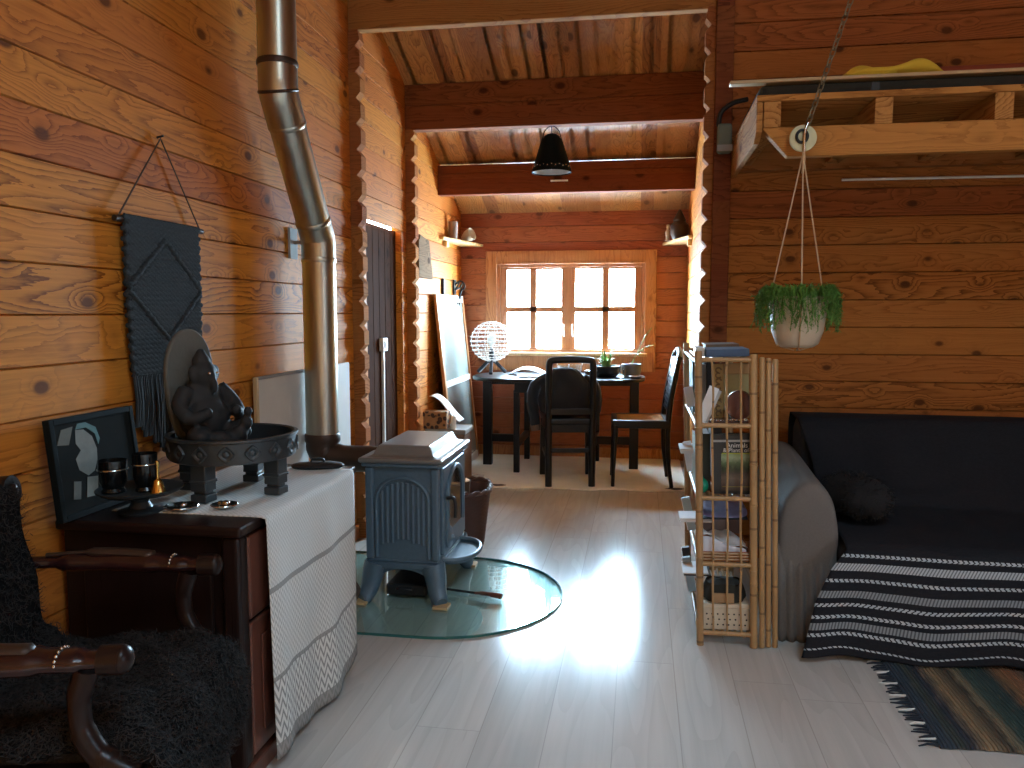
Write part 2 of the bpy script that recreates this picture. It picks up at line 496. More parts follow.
def throw_mat():
    t = NT('striped_throw_weave')
    u = t.n('ShaderNodeUVMap'); u.uv_map = 'UVMap'
    sp = t.n('ShaderNodeSeparateXYZ', ins={0:u.outputs[0]})
    U, V = sp.outputs[0], sp.outputs[1]
    dk, wh, gr = (.0,)*3, (.75,)*3, (.40,)*3
    def lay(bands):
        st = [(0.0, dk)]
        for c, w, k in bands:
            st += [(c-w, k), (c+w, dk)]
        return t.ramp(f, st, 'CONSTANT')
    f = t.math('DIVIDE', t.math('SUBTRACT', V, .6), .4, clamp=True)     # the front drop is V .6 .. 1
    thin = lay([(.055,.016,wh),(.30,.016,wh),(.53,.016,wh),(.64,.016,wh),(.80,.016,wh),(.925,.008,wh)])
    wide = lay([(.17,.034,wh),(.43,.032,gr),(.725,.030,gr)])
    tri = t.math('ABSOLUTE', t.math('SUBTRACT', t.math('FRACT', t.math('MULTIPLY', f, 24.0)), .5))
    chev = t.math('LESS_THAN', t.math('FRACT', t.math('ADD', t.math('MULTIPLY', U, 95.0), t.math('MULTIPLY', tri, 1.2))), .66)
    tick = t.math('LESS_THAN', t.math('FRACT', t.math('MULTIPLY', U, 150.0)), .55)
    m = t.math('MAXIMUM', t.math('MULTIPLY', thin, chev), t.math('MULTIPLY', wide, t.math('ADD', .35, t.math('MULTIPLY', tick, .65))))
    nz = t.noise(None, 150.0, 3.0)
    base = t.mix(nz, (.010,.011,.014), (.022,.024,.030))
    t.bump(nz, .3, .003)
    return t.out(t.mix(m, base, (.58,.65,.69)), .95, spec=.15)
m_throw = throw_mat()

def rag_mat():
    t = NT('rag_rug_weave')
    x, y, z = t.xyz()
    nz = t.noise(t.vec(t.math('MULTIPLY', x, 90.0), t.math('MULTIPLY', y, 14.0), 0.0), 1.0, 3.0, .7)
    q = t.math('ADD', t.math('DIVIDE', t.math('SUBTRACT', x, .83), .9), t.math('MULTIPLY', t.math('SUBTRACT', nz, .5), .05))
    st = [(0.0,(.030,.036,.048)),(.06,(.035,.046,.058)),(.085,(.045,.05,.042)),(.12,(.024,.03,.042)),(.17,(.19,.13,.075)),(.235,(.05,.042,.034)),(.26,(.16,.125,.08)),
          (.29,(.042,.06,.052)),(.37,(.028,.044,.044)),(.42,(.16,.085,.045)),(.47,(.20,.09,.05)),(.53,(.035,.052,.052)),(.62,(.13,.10,.065)),(.70,(.03,.036,.046)),(.8,(.15,.09,.05)),(.9,(.04,.05,.05))]
    col = t.ramp(q, st)
    col = t.mix(nz, t.mix(1.0, col, (.75,.75,.75), 'MULTIPLY'), t.mix(1.0, col, (2.3,2.3,2.3), 'MULTIPLY'))
    w = t.math('SINE', t.math('MULTIPLY', x, 520.0))
    t.bump(t.math('ADD', w, t.math('MULTIPLY', nz, 2.0)), .8, .004)
    return t.out(col, .95, spec=.1)
m_rag = rag_mat()

def leopard_mat():
    t = NT('leopard_print')
    tc = t.n('ShaderNodeTexCoord')
    vo = t.n('ShaderNodeTexVoronoi', ins={'Vector':tc.outputs['Object'], 'Scale':30.0})
    d = vo.outputs['Distance']
    c = t.ramp(d, [(0,(.10,.035,.015)),(.40,(.03,.012,.008)),(.52,(.36,.17,.06)),(1,(.42,.21,.08))])
    return t.out(c, .6)
m_leopard = leopard_mat()

# ------------------------------------------------------------------ the room
XL, XR, YP, YF = -1.5, .37, 3.95, 6.5       # left wall, annex right wall, partition face, window wall
XE, YB = 3.1, -2.3                          # east wall and wall behind the camera
RIDGE = 1.2
def roof(y):
    return 2.66 + (4.95 - y)*.4 if y > RIDGE else 2.66 + (4.95 - RIDGE)*.4 - (RIDGE - y)*.4

def log_wall(name, axis, plane, inward, a0, a1, z0, z1, off, mat, holes=(), g=.011, c=.0032, thick=.09, top=None):
    """wall of stacked logs with V grooves; axis = the direction it runs in"""
    levels = {}
    k = math.floor((z0 - off)/LOG)
    while off + k*LOG < z1 + LOG:
        b = off + k*LOG
        for zz, d in ((b-c, 0), (b, -g), (b+c, 0)):
            if z0 <= zz <= z1: levels[round(zz,4)] = d
        k += 1
    for zz in [z0, z1] + [h[2] for h in holes] + [h[3] for h in holes]:
        levels.setdefault(round(zz,4), 0)
    zs = sorted(levels)
    As = sorted({a0, a1} | {h[0] for h in holes} | {h[1] for h in holes} | ({RIDGE} if top and a0 < RIDGE < a1 else set()))
    m = MB()
    cache = {}
    def V(a, z):
        key = (round(a,4), round(z,4))
        if key not in cache:
            p = plane + inward*levels[round(z,4)]
            cache[key] = m.bm.verts.new((p, a, z) if axis == 'y' else (a, p, z))
        return cache[key]
    for a, b in zip(As, As[1:]):
        for zl, zh in zip(zs, zs[1:]):
            ca, cz = (a+b)/2, (zl+zh)/2
            if any(h[0] < ca < h[1] and h[2] < cz < h[3] for h in holes): continue
            q = [V(a,zl), V(b,zl), V(b,zh), V(a,zh)]
            flip = (inward > 0) if axis == 'x' else (inward < 0)
            m.bm.faces.new(q[::-1] if flip else q)
    if top:                                  # cut off above the roof line
        for s_ in (0, 1):
            y0 = RIDGE
            sl = -.4 if s_ == 0 else .4
            n = Vector((0, -sl, 1)).normalized()
            if axis == 'y':
                bmesh.ops.bisect_plane(m.bm, geom=m.bm.verts[:]+m.bm.edges[:]+m.bm.faces[:], plane_co=(0, y0, roof(RIDGE)+.05), plane_no=n, clear_outer=True)
    o = m.build(name, mat, normals=False, solid=thick, soff=-1)
    return struct(o)

# floor and ceiling
m = MB(); m.box(XL-.1, XE+.1, YB-.1, YF+.12, -.06, 0)
struct(m.build('floor', m_floor))
def roof_slab(name, ya, yb, x0, x1):
    m = MB()
    n = int((x1-x0)/.105)
    pr = []
    for i in range(n+1):
        x = x0 + i*.105
        pr += [(x, .0022), (x+.003, 0), (x+.102, 0), (x+.105, .0022)]
    A = [m.bm.verts.new((x, ya, roof(ya)+d)) for x, d in pr]
    B = [m.bm.verts.new((x, yb, roof(yb)+d)) for x, d in pr]
    for i in range(len(pr)-1):
        m.bm.faces.new((A[i], B[i], B[i+1], A[i+1]))
    return struct(m.build(name, m_ceil, normals=False, solid=.08, soff=-1))
roof_slab('ceiling', RIDGE, YF+.1, XL-.085, XE+.1)
# opening for an unseen roof window, added to brighten the foreground floor
KX = (.5, 1.7, -.75, .35)
for nm, q in (('ceiling_2', (RIDGE, KX[3], XL-.085, XE+.1)), ('ceiling_3', (KX[3], KX[2], XL-.085, KX[0])), ('ceiling_4', (KX[3], KX[2], KX[1], XE+.1)), ('ceiling_5', (KX[2], YB-.1, XL-.085, XE+.1))):
    o = roof_slab(nm, *q)
    o.modifiers['solid'].offset = 1
m = MB()
def slope(x0, x1, y0, y1, d0, d1):
    vs = [m.bm.verts.new((x, y, roof(y)+d)) for d in (d0, d1) for x, y in ((x0,y0),(x1,y0),(x1,y1),(x0,y1))]
    for f in ((3,2,1,0),(4,5,6,7),(0,1,5,4),(1,2,6,5),(2,3,7,6),(3,0,4,7)): m.bm.faces.new([vs[i] for i in f])
for q in ((KX[0],KX[0]+.05,KX[2],KX[3]),(KX[1]-.05,KX[1],KX[2],KX[3]),(KX[0]+.05,KX[1]-.05,KX[2],KX[2]+.05),(KX[0]+.05,KX[1]-.05,KX[3]-.05,KX[3])):
    slope(*q, -.01, .12)
kw = struct(m.build('added_roof_window', m_sash))
m = MB(); slope(KX[0]+.04, KX[1]-.04, KX[2]+.04, KX[3]-.04, .06, .064)
m.build('pane', m_glass, kw)

# left wall: main room and annex in one line, with the door to the side room
DZ = 1.733
log_wall('wall_left', 'y', XL, 1, YB-.05, YF+.08, 0, 4.3, OFF_SIDE, m_logL, holes=[(4.17, 4.83, 0, DZ)], top=True)
# partition: stub of crossing logs on the left, full wall on the right of the opening
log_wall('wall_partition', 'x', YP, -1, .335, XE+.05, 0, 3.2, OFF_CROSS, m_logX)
log_wall('wall_annex', 'y', XR, -1, YP+.05, YF+.08, 0, 3.2, OFF_SIDE, m_logL, thick=.05, top=True)
HW = (-1.195, .04, .885, 1.62)
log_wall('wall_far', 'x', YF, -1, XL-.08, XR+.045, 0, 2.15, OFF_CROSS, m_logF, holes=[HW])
log_wall('wall_right', 'y', XE, -1, YB-.05, YP+.05, 0, 4.3, OFF_SIDE, m_logL, holes=[(-.7, .9, .85, 1.9)], top=True)
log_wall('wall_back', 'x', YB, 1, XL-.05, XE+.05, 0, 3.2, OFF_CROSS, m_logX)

def log_end_stub(name, x_in, x_out, y0, y1, z0, z1, off, hole=None):
    """crossing logs that poke through a wall: chamfered ends, one course on the other"""
    m = MB()
    s_ = 1 if x_out > x_in else -1
    d = .026
    k = math.floor((z0-off)/LOG)
    prof = []
    while off + k*LOG < z1:
        b = off + k*LOG
        for zz, dd in ((b, d), (b+.030, 0), (b+LOG-.030, 0)):
            if z0 <= zz <= z1: prof.append((x_out - s_*dd, zz))
        k += 1
    poly = [(x_in, z0), (x_out - s_*.01, z0)] + prof + [(x_out - s_*.01, z1), (x_in, z1)]
    m.prism(poly, y0, y1, 'y')
    return struct(m.build(name, m_stub))
log_end_stub('trim_1', XL, XL+.062, YP, YP+.07, 0, 2.66, OFF_CROSS)
log_end_stub('trim_2', XL, XL+.062, 4.93, 5.0, 0, 2.38, OFF_CROSS)
log_end_stub('trim_3', .345, .288, YP-.012, YP+.06, 0, 2.66, OFF_CROSS)
# upright board beside the log ends, and the boards around the opening
m = MB(); m.box(.335, .417, YP-.035, YP-.002, 0, 3.2)
struct(m.build('trim_4', m_beam, bevel=.004))
# purlins carried across the annex
def beam(name, y0, y1, z0, z1, mat, x0=XL+.001, x1=XR-.001, split=None):
    m = MB()
    if split:
        m.box(x0, x1, y0, y1, z0, split-.003)
        m.box(x0, x1, y0+.004, y1-.004, split-.003, split+.003)
        m.box(x0, x1, y0, y1, split+.003, z1)
    else:
        m.box(x0, x1, y0, y1, z0, z1)
    return struct(m.build(name, mat, bevel=.006))
beam('trim_5', YP, YP+.06, 2.655, 2.87, m_beamo, x1=.40)
beam('trim_6', YP+.01, YP+.09, 2.87, 3.1, m_beamo, x1=.40)
beam('trim_7', 4.93, 5.01, 2.375, 2.655, m_beam, split=2.525)
beam('trim_8', 5.74, 5.82, 2.085, 2.30, m_beam, split=2.24)
# low skirting along the annex
m = MB(); m.box(XL+.07, XR-.002, YF-.016, YF-.001, 0, .09)
struct(m.build('baseboard_far', m_casing, bevel=.004))
m = MB(); m.box(.42, XE, YP-.016, YP-.001, 0, .08)
struct(m.build('baseboard_right', m_casing, bevel=.004))
m = MB(); m.box(XL+.001, XL+.017, YB, YP-.001, 0, .08)
struct(m.build('baseboard_left', m_casing, bevel=.004))

# the door to the side room, closed and dark
m = MB()
for i in range(6):
    m.box(XL-.075, XL-.04, 4.172+i*.1097, 4.172+(i+1)*.1097-.004, .004, DZ-.004)
d = struct(m.build('door_1', m_door, bevel=.003))

# window in the far wall
wy = YF + .035
fr = MB()
x0, x1, z0, z1 = HW
for b in ((x0+.002,x0+.03,z0+.002,z1-.002),(x1-.03,x1-.002,z0+.002,z1-.002),(x0+.03,x1-.03,z1-.03,z1-.002),(x0+.03,x1-.03,z0+.002,z0+.022)):
    fr.box(b[0], b[1], wy-.035, wy+.05, b[2], b[3])
win = struct(fr.build('window_1', m_sash, bevel=.003))
ca = MB()                                    # casing boards on the wall face
cw = .088
ca.box(x0-cw, x0+.004, YF-.024, YF-.001, z0-.155, z1+.105)
ca.box(x1-.004, x1+cw, YF-.024, YF-.001, z0-.155, z1+.105)
ca.box(x0+.004, x1-.004, YF-.022, YF-.001, z1-.004, z1+.105)
ca.box(x0+.004, x1-.004, YF-.022, YF-.001, z0-.155, z0-.03)
ca.build('casing', m_casing, win, bevel=.003)
si = MB(); si.box(x0-.02, x1+.02, YF-.055, YF+.06, z0-.028, z0-.001)
si.build('sill', m_shelfpine, win, bevel=.004)
cols = ((-1.165,-.5902,-.888), (-.5898,.01,-.284))
for a, b, mid in cols:
    s_ = MB()
    zb, zt = z0+.005, z1-.012
    for q in ((a,a+.056,zb,zt),(b-.060,b,zb,zt),(a+.056,b-.060,zt-.035,zt),(a+.056,b-.060,zb,zb+.03),
              (mid-.028,mid+.028,zb+.03,zt-.035),(a+.056,b-.060,1.219,1.266)):
        s_.box(q[0], q[1], wy-.02, wy+.02, q[2], q[3])
    sash = s_.build('sash', m_sash, win, bevel=.003)
    p = MB(); p.box(a+.03, b-.03, wy-.002, wy+.002, zb+.01, zt-.01)
    p.build('pane', m_glass, sash)
    h = MB(); hx = -.625 if a < -1 else -.555
    h.tube(curve([(hx, wy-.021, 1.02), (hx, wy-.05, 1.03), (hx-.004, wy-.055, 1.08), (hx-.002, wy-.05, 1.12)], 4), .006, 6)
    h.build('handle', m_plastic, sash, smooth=1)
m = MB(); m.box(-.612, -.568, wy-.032, wy-.0205, z0+.004, z1-.012)
m.build('centre_strip', m_sash, win, bevel=.003)
# unseen window in the right wall, added to fill the main room with daylight
def side_window(name, axis, plane, a0, a1, z0, z1):
    m = MB()
    def B(a, b, c, d, t=.03):
        if axis == 'y': m.box(plane-t, plane+t, a, b, c, d)
        else: m.box(a, b, plane-t, plane+t, c, d)
    w = .05
    B(a0, a0+w, z0, z1); B(a1-w, a1, z0, z1); B(a0+w, a1-w, z0, z0+w); B(a0+w, a1-w, z1-w, z1)
    mid = (a0+a1)/2
    B(mid-.03, mid+.03, z0+w, z1-w); B(a0+w, a1-w, (z0+z1)/2-.015, (z0+z1)/2+.015, .02)
    o = struct(m.build(name, m_sash, bevel=.003))
    m = MB(); B(a0+w, a1-w, z0+w, z1-w, .002)
    m.build('pane', m_glass, o)
side_window('added_side_window', 'y', XE+.05, -.7, .9, .85, 1.9)


# ------------------------------------------------------------------ the annex: hide rug, table, chairs
def outline(n, fx, fy):
    return [(fx(2*PI*k/n), fy(2*PI*k/n)) for k in range(n)]
# cream hide rug with a ragged front edge
m = MB()
pts = []
N = 60
for i in range(N+1):
    u = i/N
    pts.append((lerp(-1.12, .335, u), 5.235 + .10*u + .018*math.sin(u*21) + random.uniform(-.008,.008)))
for i in range(N+1):
    u = i/N
    pts.append((lerp(.335, -1.40, u), 6.46 + .01*math.sin(u*17)))
pts.append((-1.40, 5.75)); pts.append((-1.12, 5.60))
m.prism(pts, .001, .013)
rug = tag(m.build('hide_rug', m_rugcream, bevel=.004), 'cream hide rug with a ragged edge lying under the black dining table', 'rug')
m = MB()
for cx, cy, sx, sy in ((-1.11,5.275,.05,.022),(-.965,5.29,.055,.028),(.255,5.37,.06,.03)):
    m = MB(); m.prism([(cx+sx*math.cos(2*PI*k/11)*(1+.25*math.sin(k*2.3)), cy+sy*math.sin(2*PI*k/11)*(1+.2*math.cos(k*3.1))) for k in range(11)], .0125, .0145)
    m.build('dark_patch', m_rugedge, rug)

# gate-leg dining table
T = Vector((-.62, 6.02, 0))
tb = thing('dining_table', 'black gate-leg dining table with an oval top under the window', 'table', T)
TZ = .728
def se(a, e): return math.copysign(abs(a)**e, a)
m = MB()
m.prism([(.665*se(math.cos(2*PI*k/64), .72), .385*se(math.sin(2*PI*k/64), .72)) for k in range(64)], TZ-.026, TZ)
m.build('tabletop', m_black, tb, bevel=.006, seg=3, smooth=.6)
m = MB()
m.box(-.30,.30,-.30,-.28,.62,TZ-.027).box(-.30,.30,.28,.30,.62,TZ-.027).box(-.30,-.28,-.28,.28,.62,TZ-.027).box(.28,.30,-.28,.28,.62,TZ-.027)
m.build('apron', m_black, tb, bevel=.003)
for lx in (-.285, .285):
    for ly in (-.275, .275):
        m = MB(); m.box(lx-.022, lx+.022, ly-.022, ly+.022, .0145, .64)
        m.build('leg', m_black, tb, bevel=.004)
    m = MB(); m.box(lx-.018, lx+.018, -.253, .253, .205, .255)
    m.build('stretcher', m_black, tb, bevel=.003)
for sg in (-1, 1):
    lx = -.56 if sg < 0 else .585
    m = MB(); m.box(lx-.035, lx+.035, -.03, .03, .0145, TZ-.027)
    g = m.build('gate_leg', m_black, tb, bevel=.005)
    m = MB()
    a, b = sorted((lx-sg*.034, sg*.303))
    m.box(a, b, -.016, .016, .20, .26); m.build('gate_rail', m_black, tb, bevel=.003)
    m = MB(); m.box(a, b, -.016, .016, .655, TZ-.027); m.build('gate_rail', m_black, tb, bevel=.003)

# the chair with its back to the room
def chair_legs(root, pts, r0, mat, zt):
    for (x, y, dx, dy) in pts:
        m = MB(); m.bar((x+dx, y+dy, .0), (x, y, zt), r0, r0, (0,1,0))
        m.build('leg', mat, root, bevel=.004)
ch = thing('dining_chair', 'black dining chair with its back to the room and a jacket on its seat', 'chair', (-.50, 5.53, .0152), (0,0,R(10)))
chair_legs(ch, ((-.165,.20,-.005,.005),(.165,.20,.005,.005)), .042, m_black, .43)
m = MB()
m.prism([(-.195,.225),(.195,.225),(.165,-.215),(-.165,-.215)], .43, .475)
m.build('seat', m_black, ch, bevel=.012, seg=3)
m = MB(); m.prism([(-.18,.21),(.18,.21),(.155,-.20),(-.155,-.20)], .375, .43)
m.build('seat_frame', m_black, ch, bevel=.003)
for sx in (-1, 1):
    m = MB()
    m.tube(curve([(sx*.15,-.215,0),(sx*.15,-.20,.22),(sx*.15,-.20,.45),(sx*.152,-.215,.65),(sx*.150,-.245,.83)], 5), .024, 8)
    m.build('leg', m_black, ch, smooth=1)
m = MB()                                     # round-cornered top rail
m.tube(curve([(-.150,-.243,.80),(-.148,-.248,.855),(-.125,-.25,.878),(0,-.252,.884),(.125,-.25,.878),(.148,-.248,.855),(.150,-.243,.80)], 6), .024, 8)
m.build('top_rail', m_black, ch, smooth=1)
m = MB(); m.box(-.14, .14, -.222, -.20, .50, .545)
m.build('back_rail', m_black, ch, bevel=.005)
for p, q in (((-.15,-.20,.25),(.15,-.20,.25)),((-.158,-.2,.2),(-.165,.2,.2)),((.158,-.2,.2),(.165,.2,.2))):
    m = MB(); m.bar(p, q, .018, .03); m.build('stretcher', m_black, ch, bevel=.003)

# jacket hung inside the chair back, bulging out on both sides
jr = thing('jacket', 'dark quilted jacket bundled between the back and the seat of the black chair', 'jacket', (-.5155, 5.435, .4915), (0,0,R(10)))
m = MB()
def jk(u, v):
    a = 2*PI*u
    z = table(v, [(0,.0),(.12,.02),(.3,.12),(.5,.20),(.75,.29),(.9,.335),(1,.345)])
    r = table(v, [(0,.30),(.12,.92),(.3,1.08),(.5,1.0),(.75,.80),(.9,.5),(1,.05)])
    r *= 1 + .07*math.sin(3*a + 7*v) + .04*math.sin(9*a - 13*v)
    return (.178*r*math.cos(a) - .012*math.sin(9*v), .072*r*math.sin(a) + .006*math.sin(12*u*PI)*math.sin(11*v), z)
m.grid(jk, 48, 22, closeu=True)
m.build('body', m_jacket, jr, smooth=2, sub=1)
for sg in (-1, 1):
    m = MB()
    m.tube(curve([(sg*.13,.02,.27),(sg*.20,.03,.22),(sg*.225,.03,.12),(sg*.215,.02,.02),(sg*.205,.015,-.07)], 6), [.045]*6+[.056]*6+[.055]*6+[.048]*6+[.042], 12, flat=.75)
    sl = m.build('sleeve', m_jacket, jr, smooth=2)
    m = MB()
    m.tube(curve([(sg*.206,.015,-.06),(sg*.204,.014,-.085),(sg*.202,.012,-.105)], 3), [.044,.047,.047,.046,.045,.045,.043], 12, flat=.75)
    m.build('cuff', m_jacket2 if sg < 0 else m_jacket, sl, smooth=2)

# carved chair in profile, turned to the left
c2 = thing('carved_chair', 'black carved chair with a cane seat standing sideways by the annex right wall', 'chair', (.015, 5.57, .0152), (0,0,R(3)))
for (x, y) in ((-.185,-.19),(-.185,.19)):
    m = MB(); m.tube(curve([(x-.012,y,0),(x-.008,y,.15),(x,y,.35),(x,y,.43)], 4), [.013]*4+[.016]*4+[.021]*4+[.022], 8)
    m.build('leg', m_black, c2, smooth=1)
for y in (-.185, .185):
    m = MB(); m.tube(curve([(.205,y,0),(.18,y,.2),(.175,y,.42),(.19,y,.60),(.225,y,.80),(.245,y,.905)], 5), [.014]*5+[.017]*5+[.02]*5+[.019]*5+[.017]*5+[.013], 8)
    m.build('leg', m_black, c2, smooth=1)
m = MB()
m.box(-.205,.19,-.205,-.165,.41,.465).box(-.205,.19,.165,.205,.41,.465).box(-.205,-.165,-.165,.165,.41,.465).box(.15,.19,-.165,.165,.41,.465)
m.build('seat_frame', m_black, c2, bevel=.008, seg=3)
m = MB(); m.grid(lambda u, v: (lerp(-.17,.155,u), lerp(-.17,.17,v), .462 - .012*math.sin(PI*u)*math.sin(PI*v)), 8, 8)
m.build('seat', m_cane, c2, smooth=2, solid=.006)
m = MB()
def spl(u, v):
    z = lerp(.52, .89, v)
    x = table(z, [(.42,.175),(.6,.19),(.8,.225),(.905,.245)])
    return (x + .006*math.sin(v*38)*math.cos(u*22), lerp(-.16,.16,u), z)
m.grid(spl, 30, 34)
m.build('carved_panel', m_black, c2, smooth=2, solid=.018, soff=0)
m = MB(); m.tube(curve([(.243,-.19,.89),(.252,-.12,.925),(.256,0,.945),(.252,.12,.925),(.243,.19,.89)], 6), .02, 8)
m.build('top_rail', m_black, c2, smooth=1)

# ------------------------------------------------------------------ things on the table
# wire globe lamp on a tripod
L0 = Vector((-1.155, 6.05, TZ))
lm = thing('globe_lamp', 'white wire globe lamp on a black tripod at the left end of the table', 'lamp', L0)
gr, gz = .165, .262
m = MB()
for i in range(1, 14):
    ph = -PI/2 + PI*i/14
    m.tube([(gr*math.cos(ph)*math.cos(2*PI*k/36), gr*math.cos(ph)*math.sin(2*PI*k/36), gz + gr*.95*math.sin(ph)) for k in range(36)], .0032, 5, closed=True)
for k in range(12):
    a = 2*PI*k/12
    m.tube([(gr*math.cos(ph)*math.cos(a), gr*math.cos(ph)*math.sin(a), gz + gr*.95*math.sin(ph)) for ph in [(-PI/2+.1) + (PI-.2)*i/16 for i in range(17)]], .0022, 5)
gb = m.build('globe_shade', m_wirew, lm, smooth=1)
m = MB()
for i in range(3, 12):                       # the beads strung around the middle rings
    ph = -PI/2 + PI*i/14
    for k in range(28):
        a = 2*PI*(k + .5*(i % 2))/28
        m.ball((gr*math.cos(ph)*math.cos(a), gr*math.cos(ph)*math.sin(a), gz + gr*.95*math.sin(ph)), .0062, seg=6)
m.build('beads', m_wirew, gb, smooth=1)['kind'] = 'stuff'
for k in range(3):
    a = R(-90 + 120*k + 8)
    m = MB(); m.bar((.125*math.cos(a), .125*math.sin(a), .0155), (.022*math.cos(a), .022*math.sin(a), .112), .027, .024)
    m.build('leg', m_black, lm, bevel=.003)
m = MB(); m.lathe([(0,.095),(.034,.095),(.036,.105),(.03,.118),(.02,.122),(.02,.19),(.017,.20),(0,.20)], seg=18)
m.build('lamp_holder', m_black, lm, smooth=.6)
m = MB(); m.lathe([(0,.20),(.013,.202),(.014,.225),(.03,.26),(.034,.285),(.028,.31),(.014,.322),(0,.325)], seg=18)
m.build('bulb', m_bulb, lm, smooth=2)

# open white newspaper
m = MB()
def news(u, v):
    x = lerp(-.155, .155, u); y = lerp(-.10, .10, v)
    z = .006 + .052*math.sin(PI*min(1, u*1.12))**.8*(.75+.25*v) if u < .9 else .006 + .01*(1-u)
    return (x, y + .03*u, z)
m.grid(news, 24, 6)
tag(m.build('newspaper', m_paper, smooth=2, solid=.003, loc=(-.86, 6.08, TZ)), 'curved white newspaper lying open on the table beside the globe lamp', 'newspaper')
# folded sheets of paper
m = MB()
for i, (a, dx, dy) in enumerate(((.1,0,0),(-.25,.02,.01),(.35,-.015,.02))):
    m.cbox((dx, dy, .003+.0045*i), (.20,.14,.004), (0,0,a))
tag(m.build('paper_stack', m_paper, loc=(-.80, 5.83, TZ)), 'small stack of white papers on the table in front of the newspaper', 'papers')
# clear plastic tub with a wire handle behind the chair back
tu = thing('plastic_tub', 'clear plastic tub with a looped handle on the table behind the chair back', 'tub', (-.54, 6.10, TZ))
m = MB(); m.lathe([(0,.002),(.085,.002),(.10,.075),(.104,.08),(.10,.08),(.082,.008),(0,.008)], seg=28)
m.build('bowl', m_jar, tu, smooth=.7)
m = MB(); m.tube(curve([(-.10,0,.078),(-.085,0,.125),(-.04,0,.145),(0,0,.15),(.04,0,.145),(.085,0,.125),(.10,0,.078)], 5), .004, 6)
m.build('handle', m_wirew, tu, smooth=1)

# dark round planter with pale grass-like leaves
def leafy(name, mat, parent, n, spread, h0, h1, wdt, seed, lean=(0,0)):
    rr = random.Random(seed)
    m = MB()
    for k in range(n):
        a = rr.uniform(0, 2*PI); h = rr.uniform(h0, h1); s_ = rr.uniform(.3, 1)*spread
        b = Vector((.3*s_*math.cos(a), .3*s_*math.sin(a), 0))
        tip = Vector((s_*math.cos(a)+lean[0], s_*math.sin(a)+lean[1], h*rr.uniform(.55,1)))
        mid = (b+tip)/2 + Vector((0,0,h*.35))
        side = Vector((-math.sin(a), math.cos(a), 0))
        m.strip(curve([b, mid, tip], 5), wdt, side)
    return m.build(name, mat, parent, normals=False, smooth=2)
pl = thing('bowl_planter', 'low dark bowl with small pale leafy plants on the right half of the table', 'plant', (-.25, 5.98, TZ))
m = MB(); m.lathe([(0,.001),(.075,.001),(.105,.03),(.112,.075),(.105,.085),(.098,.085),(.098,.07),(0,.07)], seg=28)
m.build('bowl', m_black, pl, smooth=.6)
m = MB(); m.lathe([(0,.072),(.096,.071)], seg=20)
m.build('soil', m_soil, pl)
f = leafy('leaves', m_leaf, pl, 46, .10, .05, .15, .009, 3); f.location = (0,0,.072)
pp = thing('potted_plant', 'round grey pot with one long arching stem beside the bowl planter', 'plant', (-.06, 6.0, TZ))
m = MB(); m.lathe([(0,.001),(.055,.001),(.072,.03),(.078,.095),(.072,.10),(.068,.098),(.066,.08),(0,.08)], seg=24)
m.build('pot', plain('grey_pot', (.10,.10,.105), .6), pp, smooth=.6)
m = MB(); m.lathe([(0,.082),(.065,.081)], seg=18)
m.build('soil', m_soil, pp)
m = MB()
st = curve([(0,0,.08),(.03,0,.16),(.09,-.01,.22),(.14,-.02,.235)], 6)
m.tube(st, .0035, 6)
m.tube(curve([(-.01,.01,.08),(.05,.02,.20),(.10,.02,.31),(.15,.02,.375)], 5), .003, 6)
for p in st[6::3]:
    for sg in (-1, 1):
        m.strip([p, p+Vector((.02,sg*.02,.012)), p+Vector((.035,sg*.035,-.004))], .008, Vector((.7,-.7*sg,0)))
m.build('stem', m_leaf, pp, smooth=1)
gl = tag(MB().lathe([(0,.002),(.03,.002),(.034,.075),(.031,.075),(.028,.006),(0,.006)], seg=20).build('drinking_glass', m_jar, smooth=.6, loc=(-.13, 5.80, TZ)), 'clear drinking glass near the front of the table, beside the grey pot', 'glass')
sa = tag(MB().lathe([(0,.001),(.03,.001),(.055,.016),(.052,.018),(.028,.005),(0,.005)], seg=22).build('small_saucer', plain('grey_glaze', (.30,.34,.36), .25), smooth=.6, loc=(-.028, 5.862, TZ)), 'small grey glazed saucer at the right end of the table', 'saucer')
m = MB(); m.lathe([(0,.001),(.022,.001),(.024,.05),(.018,.052),(0,.052)], seg=16)
tag(m.build('candle_jar', plain('amber_jar', (.10,.06,.035), .2), smooth=.6, loc=(-.385, 5.93, TZ)), 'small dark candle jar beside the bowl planter on the table', 'jar')

# ------------------------------------------------------------------ annex left side: chest, mirror, wall pieces
CX0, CX1, CY0, CY1, CZ = -1.485, -1.145, 4.86, 5.26, .44
cb = thing('storage_chest', 'brown hide-covered chest against the annex left wall behind the stove', 'chest', ((CX0+CX1)/2, (CY0+CY1)/2, 0))
m = MB(); m.box(CX0+.075, CX1, CY0+.16, CY1, .0, CZ-.035)
m.build('body', m_chest, cb, world=True, bevel=.012, seg=3)
m = MB(); m.box(CX0+.072, CX1+.012, CY0+.15, CY1+.008, CZ-.034, CZ)
m.build('lid', m_zincgrey, cb, world=True, bevel=.008, seg=3)
m = MB(); m.box(-1.425, -1.265, 5.02, 5.11, CZ, CZ+.115)
lb = tag(m.build('leopard_box', m_leopard, bevel=.006, loc='auto'), 'small box covered in leopard print on the brown chest', 'box')
m = MB(); m.box(-1.428, -1.262, 5.017, 5.113, CZ+.085, CZ+.118)
o = m.build('lid', m_leopard, lb, bevel=.005); o.location = -Vector(lb.location)
m = MB(); m.prism([(-.125,.06),(-.09,.10),(-.02,.10),(.03,.065),(.09,.0),(.12,-.07),(.085,-.075),(.02,.03),(-.06,.07)], 0, .012, 'y')
m2 = MB()
